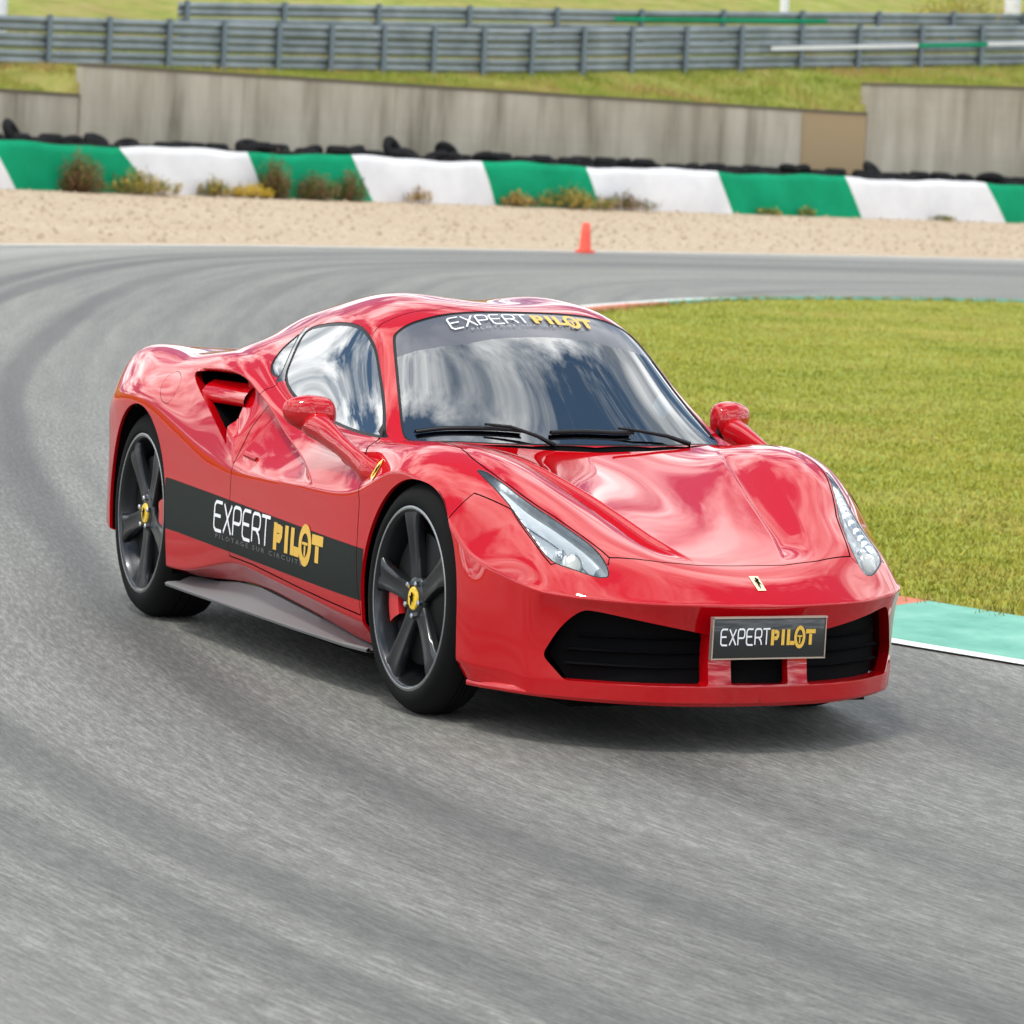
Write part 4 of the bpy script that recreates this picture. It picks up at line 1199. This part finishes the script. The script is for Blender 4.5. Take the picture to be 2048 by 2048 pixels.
# ---- underbody and sills
m = MB(); m.box((-1.2, 0, .125), (3.9, 1.24, .03)); mput('underbody', m, matte, car)
m = MB(); m.box((-1.32, 0, .125), (1.85, 1.70, .03)); mput('underbody', m, matte, car)
m = MB(); m.box((-3.2, 0, .34), (.5, 1.3, .06)); mput('underbody', m, matte, car)
for s in (-1, 1):
    m = MB(); V = []
    for x in np.linspace(-.36, -2.245, 40):
        yo = np.interp(-x, [.36, .5, .95, 2.0, 2.25], [.915, .945, .978, .988, .985]); zo = np.interp(-x, [.3, 1.0, 2.2], [.150, .157, .157])
        zi = np.interp(-x, [-.45, .42, .92, 1.47, 1.71, 2.04, 2.42], [.146, .152, .190, .219, .212, .183, .17]) - .003
        yi = .878
        V.append([(x, yi - .05, zi), (x, yi, zi), (x, yi + .35 * (yo - yi), zi + .45 * (zo - zi) - .006), (x, yo - .012, zo + .001), (x, yo, zo - .004), (x, yo - .004, zo - .012), (x, .82, zo - .014)])
    m.grid(V); o = mput('side_skirt', m, skirtm, car, s, True); o.data.set_sharp_from_angle(angle=radians(35))
    # upper lip line on the sill
# ---- side air intake: duct, blade, slot
for s in (-1, 1):
    v1 = lambda p: np.array([-.045, -.05, 0])
    duct = lip(seg_in, v1)
    put('intake_edge', side(duct, s), paint, car)
    seg2 = [(np.concatenate([a[:3] + v1(a), a[3:]]), np.concatenate([b[:3] + v1(b), b[3:]])) for a, b in seg_in]
    dk = lip(seg2, lambda p: np.array([-.10, -.16, -.01]))
    io = put('air_intake', side(dk, s), matte, car)
    m = MB(); m.add([(-2.3, .70, .60), (-1.5, .70, .60), (-1.5, .70, .82), (-2.3, .70, .86)], [(0, 1, 2, 3)])
    mput('intake_back', m, matte, io, s)
    # flap across the mouth: lower lip bright, its upper face slopes back
    m = MB(); V = []
    for t in np.linspace(0, 1, 9):
        x = -2.150 + t * .37; z = .782 + .006 * t; y = .900 - .040 * t - .010 * sin(pi * t)
        V.append([(x - .035, y - .075, z + .042), (x - .012, y - .030, z + .026), (x, y - .004, z + .006), (x, y + .002, z - .012), (x - .005, y - .006, z - .026), (x - .02, y - .03, z - .030), (x - .04, y - .10, z - .03)])
    m.grid(V); mput('intake_flap', m, paint, car, s, True)
# ---- door handle, side shield
for s in (-1, 1):
    P4 = []
    m = MB()
    for (x, z) in ((-1.595,.637),(-1.452,.628),(-1.448,.604),(-1.475,.597),(-1.575,.612)):
        p = on_body((x, -2, z), (0, 1, 0)); P4.append((x, -p[1] + .001, z))
    m.add(P4, [tuple(range(5))]); hd = mput('door_handle', m, caliperm, car, s)
    m = MB()
    a = np.array(P4)
    V = [[a[0] * (1 - t) + a[1] * t + [0, 0, -.002], (a[0] * (1 - t) + a[1] * t) + [0, .016, -.004], (a[0] * (1 - t) + a[1] * t) + [0, .018, -.014], (a[4] * (1 - t) + a[3] * t) * .35 + (a[0] * (1 - t) + a[1] * t) * .65 + [0, .004, 0]] for t in np.linspace(.12, .92, 7)]
    m.grid(V); mput('handle_grip', m, paint, hd, s, True)
# ---- mirrors
for s in (-1, 1):
    m = MB(); V = []
    nu, nv = 20, 24
    for i in range(nu + 1):
        u = -1 + 2 * i / nu
        row = []
        for k in range(nv):
            a = 2 * pi * k / nv
            prof = ((1 - abs(u) ** 5) ** .5 * (1 - .40 * max(0, u) ** 1.3)) if abs(u) < 1 else 0
            cx, cz = cos(a), sin(a)
            sx = abs(cx) ** .85 * (1 if cx > 0 else -1); szz = abs(cz) ** .85 * (1 if cz > 0 else -1)
            yy = .948 + u * .102
            xx = -.930 + sx * .070 * prof * (1.0 if cx > 0 else .45) - .02 * u
            zz = .806 + szz * prof * (.052 if cz > 0 else .058 + .012 * (1 - u) / 2) + .004 * u
            row.append((xx, yy, zz))
        V.append(row + [row[0]])
    m.grid(V)
    mo = mput('mirror', m, paint, car, s, True)
    m = MB(); n = 16; V = []
    cp = [(-.330,.870,.640),(-.400,.912,.660),(-.455,.925,.682),(-.54,.932,.704),(-.65,.932,.728),(-.77,.930,.752),(-.87,.932,.768),(-.92,.935,.775)]
    rz = [.040,.040,.034,.030,.031,.038,.042,.034]; ry = [.030,.032,.026,.023,.026,.038,.056,.055]
    cpp = catmull(cp, 4, False); tt = np.linspace(0, 7, len(cpp))
    for i, c in enumerate(cpp):
        a_, b_ = np.interp(tt[i], range(8), rz), np.interp(tt[i], range(8), ry)
        V.append([(c[0] + .45 * a_ * sin(2 * pi * k / n), c[1] + b_ * cos(2 * pi * k / n), c[2] + a_ * sin(2 * pi * k / n)) for k in range(n + 1)])
    m.grid(V); mput('mirror_arm', m, paint, mo, s, True)
    m = MB(); m.add([(-.968 - .02 * u, .940 + u * .070, .806 + v * .030) for u, v in ((-1, -1), (1, -1), (1, 1), (-1, 1))], [(0, 1, 2, 3)])
    mput('mirror_glass', m, chrome, mo, s)
    # small black sail at the foot of the side window
    m = MB()
    m.add([(-.640,.760,.757), (-.700,.757,.757), (-.668,.742,.800), (-.640,.757,.757 - .004)], [(0, 1, 2)]); mput('window_foot', m, black, car, s)
# ---- wipers
def glass_pt(y, x, lift=.012):
    p = on_body((x, y, 3), (0, 0, -1)); return np.array([x, y, p[2] + lift])
def wiper(blade, arm):
    m = MB(); V = []
    pts = [glass_pt(y, x, .0) for y, x in catmull(blade, 4, False)]
    for p in pts:
        V.append([p + [-.003, 0, .001], p + [.000, 0, .010], p + [.010, 0, .013], p + [.018, 0, .007], p + [.012, 0, .000]])
    m.grid(V); o = mput('wiper', m, black, car, 1, True)
    m = MB(); m.tube([np.array(a) for a in arm], [.004, .005, .006, .008][:len(arm)], 8); mput('wiper_arm', m, black, o, 1, True)
wiper([(-.655,-.575),(-.60,-.548),(-.48,-.490),(-.38,-.448),(-.28,-.408)], [glass_pt(-.42, -.445, .03), glass_pt(-.33, -.40, .032), glass_pt(-.24, -.352, .022), np.array([-.315, -.175, .757])])
wiper([(-.17,-.378),(-.05,-.372),(.10,-.372),(.20,-.388)], [glass_pt(.12, -.36, .03), glass_pt(.22, -.365, .028), glass_pt(.36, -.395, .018), np.array([-.385, .46, .760])])
# cowl panel under the wipers
m = MB(); V = []
for y in np.linspace(-.66, .66, 25):
    a = abs(y); xf = np.interp(a, [0, .22, .42, .58, .68], [-.268, -.288, -.348, -.426, -.50])
    V.append([(xf, y, top_z(xf + .01, y) - .016), (xf - .045, y, top_z(xf - .01, y) - .018)])
m.grid(V); mput('cowl', m, matte, car)
# ---- cabin
put('headliner', both(roof.shifted(-.03)), leather, car)
m = MB(); m.box((-1.70, 0, .60), (.03, 1.2, .62)); mput('rear_bulkhead', m, leather, car)
m = MB(); m.box((-1.3, 0, .30), (1.0, 1.5, .02)); mput('cabin_floor', m, matte, car)
m = MB(); V = []
for y in np.linspace(-.70, .70, 21):
    k = .022 * (abs(abs(y) - .36) < .2)
    xo = -.12 * (y / .7) ** 2
    V.append([(-.40 + xo, y, .735), (-.52 + xo, y, .745 + k), (-.68 + xo, y, .742 + k), (-.76 + xo, y, .72 + k), (-.78 + xo, y, .64), (-.72 + xo, y, .45)])
m.grid(V); mput('dashboard', m, leather, car, 1, True)
for sy in (-.36, .36):
    m = MB(); V = []
    for t, (x, z, wd, dp) in enumerate([(-.98,.36,.22,.05),(-1.28,.36,.24,.07),(-1.38,.50,.24,.06),(-1.46,.68,.23,.05),(-1.52,.84,.17,.04),(-1.54,.90,.12,.035),(-1.56,.985,.11,.03),(-1.57,1.0,.08,.01)]):
        V.append([(x - dp * cos(a) * .6, sy + wd * sin(a), z + dp * .3 * cos(a)) if t < 2 else (x + dp * cos(a) * 1.2, sy + wd * sin(a), z) for a in np.linspace(0, 2 * pi, 17)])
    m.grid(V); mput('seat', m, leather, car, 1, True)
m = MB(); c = Vector((-.93, .37, .70)); ax = Vector((-.9, 0, .35)).normalized(); e1 = Vector((0, 1, 0)); e2 = ax.cross(e1)
ring = [c + (e1 * cos(a) + e2 * sin(a)) * .175 for a in np.linspace(0, 2 * pi, 33)]
m.tube(ring, .014, 8, False)
for a in (0, pi, 1.5 * pi): m.tube([c, c + (e1 * cos(a) + e2 * sin(a)) * .17], .012, 6)
mput('steering_wheel', m, leather, car, 1, True)
m = MB(); m.box((-.98, 0, 1.03), (.02, .19, .05)); mput('cabin_mirror', m, black, car)
# ---- tail: lamps and plain rear panel
for s in (-1, 1):
    m = MB(); m.lathe_y([(0, 0), (.075, 0), (.085, .01)], (0, 0, 0), 24)
    V = [(-3.535 + y * -1, .52 + x, .68 + z) for x, y, z in m.V]
    obj('tail_lamp', red_side(V, s), m.F, caliperm, car)
# ---- number plate
pm = mat('plate_black', (.012, .013, .014), .30, 0, .6)
m = MB(); m.box((1.088, -.0125, .334), (.012, .462, .108)); plate = mput('number_plate', m, pm, car); bevel(plate, .003)
m = MB()
for (c_, d_) in (((1.090, -.0125, .3915), (.018, .474, .005)), ((1.090, -.2465, .334), (.018, .005, .118)), ((1.089, .2215, .334), (.014, .004, .112)), ((1.089, -.0125, .2775), (.014, .474, .004))):
    m.box(c_, d_)
mput('plate_frame', m, mat('plate_frame_metal', (.62, .50, .42), .3, .8), plate)
m = MB(); m.box((1.05, -.0125, .33), (.07, .12, .05)); mput('plate_bracket', m, black, plate)
# ---- lettering
def stroke(mb, pts, w, fn, step):
    p = np.array(pts, float)
    q = [p[0]]
    for a, b in zip(p[:-1], p[1:]):
        n = max(1, int(np.linalg.norm(b - a) / step))
        for k in range(1, n + 1): q.append(a + (b - a) * k / n)
    q = np.array(q); closed = np.linalg.norm(q[0] - q[-1]) < 1e-9
    L = []
    for i in range(len(q)):
        if closed: a, b = q[(i - 1) % (len(q) - 1)], q[(i + 1) % (len(q) - 1)]
        else: a, b = q[max(i - 1, 0)], q[min(i + 1, len(q) - 1)]
        d1 = q[i] - a if np.linalg.norm(q[i] - a) > 1e-9 else b - q[i]
        d2 = b - q[i] if np.linalg.norm(b - q[i]) > 1e-9 else d1
        d1 = d1 / np.linalg.norm(d1); d2 = d2 / np.linalg.norm(d2)
        t = d1 + d2; t /= np.linalg.norm(t) + 1e-9
        nrm = np.array([-t[1], t[0]]); c_ = max(.5, abs(nrm @ np.array([-d1[1], d1[0]])))
        L.append((q[i] + nrm * w / 2 / c_, q[i] - nrm * w / 2 / c_))
    mb.grid([[fn(*a), fn(*b)] for a, b in L])
ell = lambda cx, cy, rx, ry, n=20, a0=0, a1=2 * pi: [(cx + rx * cos(a0 + (a1 - a0) * k / n), cy + ry * sin(a0 + (a1 - a0) * k / n)) for k in range(n + 1)]
THIN = {
 'E': [[(1, 1), (.22, 1), (.04, .9), (0, .8), (0, .2), (.04, .1), (.22, 0), (1, 0)], [(.07, .52), (.85, .52)]],
 'X': [[(0, 0), (1, 1)], [(0, 1), (.46, .54)], [(.54, .46), (1, 0)]],
 'P': [[(0, 0), (0, .8), (.06, .93), (.22, 1), (.78, 1), (.95, .93), (1, .82), (1, .62), (.94, .5), (.78, .44), (.07, .44)]],
 'R': [[(0, 0), (0, .8), (.06, .93), (.22, 1), (.78, 1), (.95, .93), (1, .82), (1, .62), (.94, .52), (.78, .46), (.07, .46)], [(.55, .43), (.85, .3), (1, .1), (1, 0)]],
 'T': [[(-.1, 1), (1.0, 1)], [(.45, .96), (.45, 0)]],
}
def word(mb, chars, u0, v0, cw, ch, gap, w, fn, step=.03):
    u = u0
    for c_ in chars:
        for st in THIN[c_]:
            stroke(mb, [(u + x * cw, v0 + y * ch) for x, y in st], w, fn, step)
        u += cw + gap
    return u
def pilot(mb, u0, u1, v0, ch, fn, step=.03):
    """bold PILOT; the O is a large ring like a wheel"""
    k = (u1 - u0) / 4.35; w = .30 * k
    b = w / 2
    # P
    stroke(mb, [(u0 + b, v0), (u0 + b, v0 + ch)], w, fn, step)
    stroke(mb, [(u0 + w + .001, v0 + ch - b), (u0 + .55 * k, v0 + ch - b), (u0 + .66 * k, v0 + ch * .78), (u0 + .66 * k, v0 + ch * .60), (u0 + .55 * k, v0 + ch * .45), (u0 + w + .001, v0 + ch * .45)], w * .82, fn, step)
    x = u0 + 1.02 * k; stroke(mb, [(x + b, v0), (x + b, v0 + ch)], w, fn, step)
    x = u0 + 1.55 * k; stroke(mb, [(x + b, v0), (x + b, v0 + ch)], w, fn, step)
    stroke(mb, [(x + w + .001, v0 + b * .9), (x + .78 * k, v0 + b * .9)], w * .9, fn, step)
    cx = u0 + 2.82 * k; cy = v0 + ch * .5
    stroke(mb, ell(cx, cy, .42 * k, ch * .60, 24), w * .85, fn, step * 2)
    stroke(mb, [(cx - .24 * k, cy + ch * .06), (cx + .24 * k, cy + ch * .06)], ch * .10, fn, step)
    stroke(mb, [(cx, cy - ch * .01), (cx, cy - ch * .40)], w * .45, fn, step)
    x = u0 + 3.40 * k
    stroke(mb, [(x, v0 + ch - b), (x + .95 * k, v0 + ch - b)], w * .95, fn, step)
    stroke(mb, [(x + .47 * k, v0 + ch - w - .001), (x + .47 * k, v0)], w, fn, step)
def flank(u, v):
    p = on_body((u, -2, v), (0, 1, 0)); return (u, p[1] - .0032, v)
def slant(u):     # the printed line runs parallel to the stripe
    return np.interp(-u, [.67, 1.76], [-.0050, .0])
fl = lambda u, v: flank(u, v + slant(u))
m = MB(); word(m, 'EXPERT', -1.757, .374, .078, .090, .021, .0105, fl); mput('lettering', m, white_v, car)
m = MB(); pilot(m, -1.145, -.672, .372, .084, fl); mput('lettering', m, gold_v, car)
def small_text(name, body, fn, height, m_, u0, v0, u1, parent):
    cu = bpy.data.curves.new(name, 'FONT'); cu.body = body; cu.size = 1; cu.space_character = 1.5; cu.resolution_u = 2
    o = bpy.data.objects.new(name, cu); COL.objects.link(o)
    dg = bpy.context.evaluated_depsgraph_get(); me = bpy.data.meshes.new_from_object(o.evaluated_get(dg))
    V = np.array([v.co[:] for v in me.vertices]); F = [tuple(p.vertices) for p in me.polygons]
    bpy.data.objects.remove(o); bpy.data.curves.remove(cu); bpy.data.meshes.remove(me)
    lo, hi = V.min(0), V.max(0)
    W3 = [fn(u0 + (v[0] - lo[0]) / (hi[0] - lo[0]) * (u1 - u0), v0 + (v[1] - lo[1]) / (hi[1] - lo[1]) * height) for v in V]
    return obj(name, W3, F, m_, parent, False)
small_text('small_lettering', 'PILOTAGE SUR CIRCUITS', fl, .014, dim_v, -1.735, .350, -.86, car)
def screen(u, v):          # u across (negative is the near side), v distance back from the film's lower edge
    a = abs(u); x = -.835 - .95 * v - .10 * max(0, a - .1) ** 1.5
    p = on_body((x, u, 3), (0, 0, -1)); n = np.array([.5, 0, .86]); return tuple(np.array([x, u, p[2]]) + n * .003)
m = MB(); word(m, 'EXPERT', -.352, .060, .047, .072, .012, .007, screen); mput('lettering', m, white_v, car)
m = MB(); pilot(m, .008, .285, .058, .070, screen); mput('lettering', m, gold_v, car)
small_text('small_lettering', 'PILOTAGE SUR CIRCUITS', screen, .012, mat('film_grey', (.35, .36, .4), .4), -.28, .036, .22, car)
pf = lambda u, v: (1.0965, u, v)
m = MB(); word(m, 'EXPERT', -.212, .316, .0265, .044, .0085, .0048, pf); mput('lettering', m, white_v, plate)
m = MB(); pilot(m, -.006, .178, .314, .044, pf); mput('lettering', m, gold_v, plate)
# side stripe
put('side_stripe', side(stripe, -1), stripe_v, car)
put('side_stripe', side(stripe, 1), stripe_v, car)
# ---- badges
cream = mat('badge_cream', (.80, .72, .42), .3, 0, .6)
V = []
for (x, y) in [(.936, -.019), (.936, .019), (1.006, .017), (1.006, -.017)]:
    V.append((x, y, top_z(x, y) + .003))
o = obj('nose_badge', V, [(0, 1, 2, 3)], cream, car, False)
HORSE = [(.46,.05),(.52,.05),(.55,.30),(.66,.42),(.78,.30),(.84,.34),(.74,.50),(.70,.60),(.80,.68),(.88,.80),(.80,.82),(.72,.76),(.66,.86),(.60,.92),(.50,.90),(.42,.80),(.44,.68),(.34,.62),(.22,.70),(.18,.64),(.30,.54),(.38,.44),(.34,.28),(.40,.10)]
def horse(fn, parent, name='emblem'):
    V = [fn(u, v) for u, v in HORSE]
    return obj(name, V, [tuple(range(len(V)))], matte, parent, False)
horse(lambda u, v: (1.002 - .062 * v, -.016 + .032 * u, top_z(1.002 - .062 * v, -.016 + .032 * u) + .0045), o)
for s in (-1, 1):
    V = []
    for (x, z) in [(-.322,.648),(-.355,.660),(-.352,.700),(-.335,.712),(-.318,.700),(-.310,.662)]:
        p = on_body((x, -2, z), (0, 1, 0)); V.append((x, -p[1] + .004, z))
    o = obj('side_shield', red_side(V, s), [tuple(range(6))], yellow, car, False)
    def fs(u, v):
        x, z = -.348 + .034 * u, .658 + .044 * v
        p = on_body((x, -2, z), (0, 1, 0)); return (x, (-p[1] + .0055) * s, z)
    horse(fs, o)
# ---- wheels
def wheel(cx, sy, r, width, rim, cy, steer, base, s):
    """cy: distance of the rim's outer face from the centre line"""
    def place(V):
        V = np.array(V, float).reshape(-1, 3); x, y, z = V[:, 0].copy(), V[:, 1].copy(), V[:, 2].copy()
        y = y * s                       # local y grows outwards
        st = steer
        X = cx + x * cos(st) - y * sin(st); Y = cy * s + x * sin(st) + y * cos(st)
        return np.stack([X, Y, z + r], 1)
    def P_(name, mb, m, parent, smooth=True, ang=None):
        o = obj(name, place(mb.V), flip(mb.F, s), m, parent, smooth)
        if ang: o.data.set_sharp_from_angle(angle=radians(ang))
        return o
    R_ = rim
    m = MB(); m.lathe_y([(R_ + .006, -.002), (R_ + .001, .002), (R_ - .006, .000), (R_ - .012, -.010), (R_ - .016, -.030), (R_ - .030, -.07), (R_ - .045, -.12), (R_ - .045, -width + .02)], n=72)
    wo = P_('wheel', m, wheelm, car)
    m = MB(); m.lathe_y([(R_ + .0075, -.001), (R_ + .0015, .0035), (R_ - .0045, .0015)], n=72); P_('rim_edge', m, rimlip, wo)
    m = MB(); w2 = width
    prof = [(R_ + .002, -.006), (R_ + .006, .002), (R_ + .016, .006), (R_ + .034, .004), (r - .030, -.006), (r - .018, -.020), (r - .008, -.038), (r - .002, -.056), (r, -.072)]
    for k in range(1, 8):
        y0 = -.075 - (w2 - .14) * (k - .5) / 7
        if k in (2, 4, 6): prof += [(r, y0 + .004), (r - .007, y0 + .003), (r - .007, y0 - .003), (r, y0 - .004)]
    prof += [(r, -w2 + .05), (r - .01, -w2 + .02), (r - .03, -w2), (R_, -w2 + .01)]
    m.lathe_y(prof, n=96)
    P_('tyre', m, rubber, wo, True, 50)
    m = MB(); m.lathe_y([(.012, -.052), (.185, -.052), (.192, -.056), (.192, -.084), (.09, -.086)], n=48); P_('brake_disc', m, steel, wo, True, 30)
    m = MB(); m.lathe_y([(0, -.050), (R_ - .04, -.098)], n=32)
    P_('inner_barrel', m, matte, wo)
    # caliper on the rear side of the hub
    m = MB(); V = []
    for a in np.linspace(radians(158 if cx > -1 else 20), radians(206 if cx > -1 else -30), 9):
        V.append([(q * cos(a), y, q * sin(a)) for q, y in ((.125, -.052), (.13, -.030), (.160, -.024), (.195, -.028), (.205, -.052))])
    m.grid(V); P_('caliper', m, caliperm, wo, True, 40)
    for k in range(5):
        a0 = radians(base + 72 * k); ca, sa = cos(a0), sin(a0)
        m = MB(); V = []
        for (q, hw, y, g) in ((.030,.030,-.030,0),(.060,.034,-.026,.000),(.085,.032,-.025,.004),(.12,.031,-.021,.007),(.17,.034,-.014,.009),(.21,.039,-.008,.009),(.235,.046,-.006,.006),(R_ - .006,.060,-.008,.002)):
            row = []
            for (t, dy) in ((-1.0, -.034), (-1.0, -.010), (-.86, -.001), (-.5, 0), (0, -g), (.5, 0), (.86, -.001), (1.0, -.010), (1.0, -.034)):
                x_, z_ = q, hw * t
                row.append((x_ * ca - z_ * sa, y + dy, x_ * sa + z_ * ca))
            V.append(row)
        m.grid(V); P_('spoke', m, wheelm, wo, True, 50)
        a1 = a0 + radians(36)
        m = MB()
        c_ = np.array([.050 * cos(a1), -.026, .050 * sin(a1)])
        m.tube([c_, c_ + [0, .016, 0], c_ + [0, .020, 0]], [.0095, .009, .005], 6); P_('wheel_bolt', m, chrome, wo, False)
    m = MB(); m.lathe_y([(.066, -.05), (.066, -.030), (.058, -.024), (.034, -.022)], n=40); P_('hub', m, wheelm, wo)
    m = MB(); m.lathe_y([(.034, -.026), (.034, -.018), (.031, -.014), (0.0, -.011)], n=32); hc = P_('hub_cap', m, yellow, wo, True, 40)
    H_ = [((.5 - u) * -.046 if s < 0 else (.5 - u) * .046, -.0085, (v - .5) * .046) for u, v in HORSE]
    obj('emblem', place(H_), [tuple(range(len(H_)))], matte, wo, False)
for s in (-1, 1):
    wheel(0.0, 0, .336, .205, .262, .918, .09, 25 if s < 0 else 50, s)
    wheel(-2.65, 0, .3455, .290, .262, .945, 0, 125 if s < 0 else 10, s)
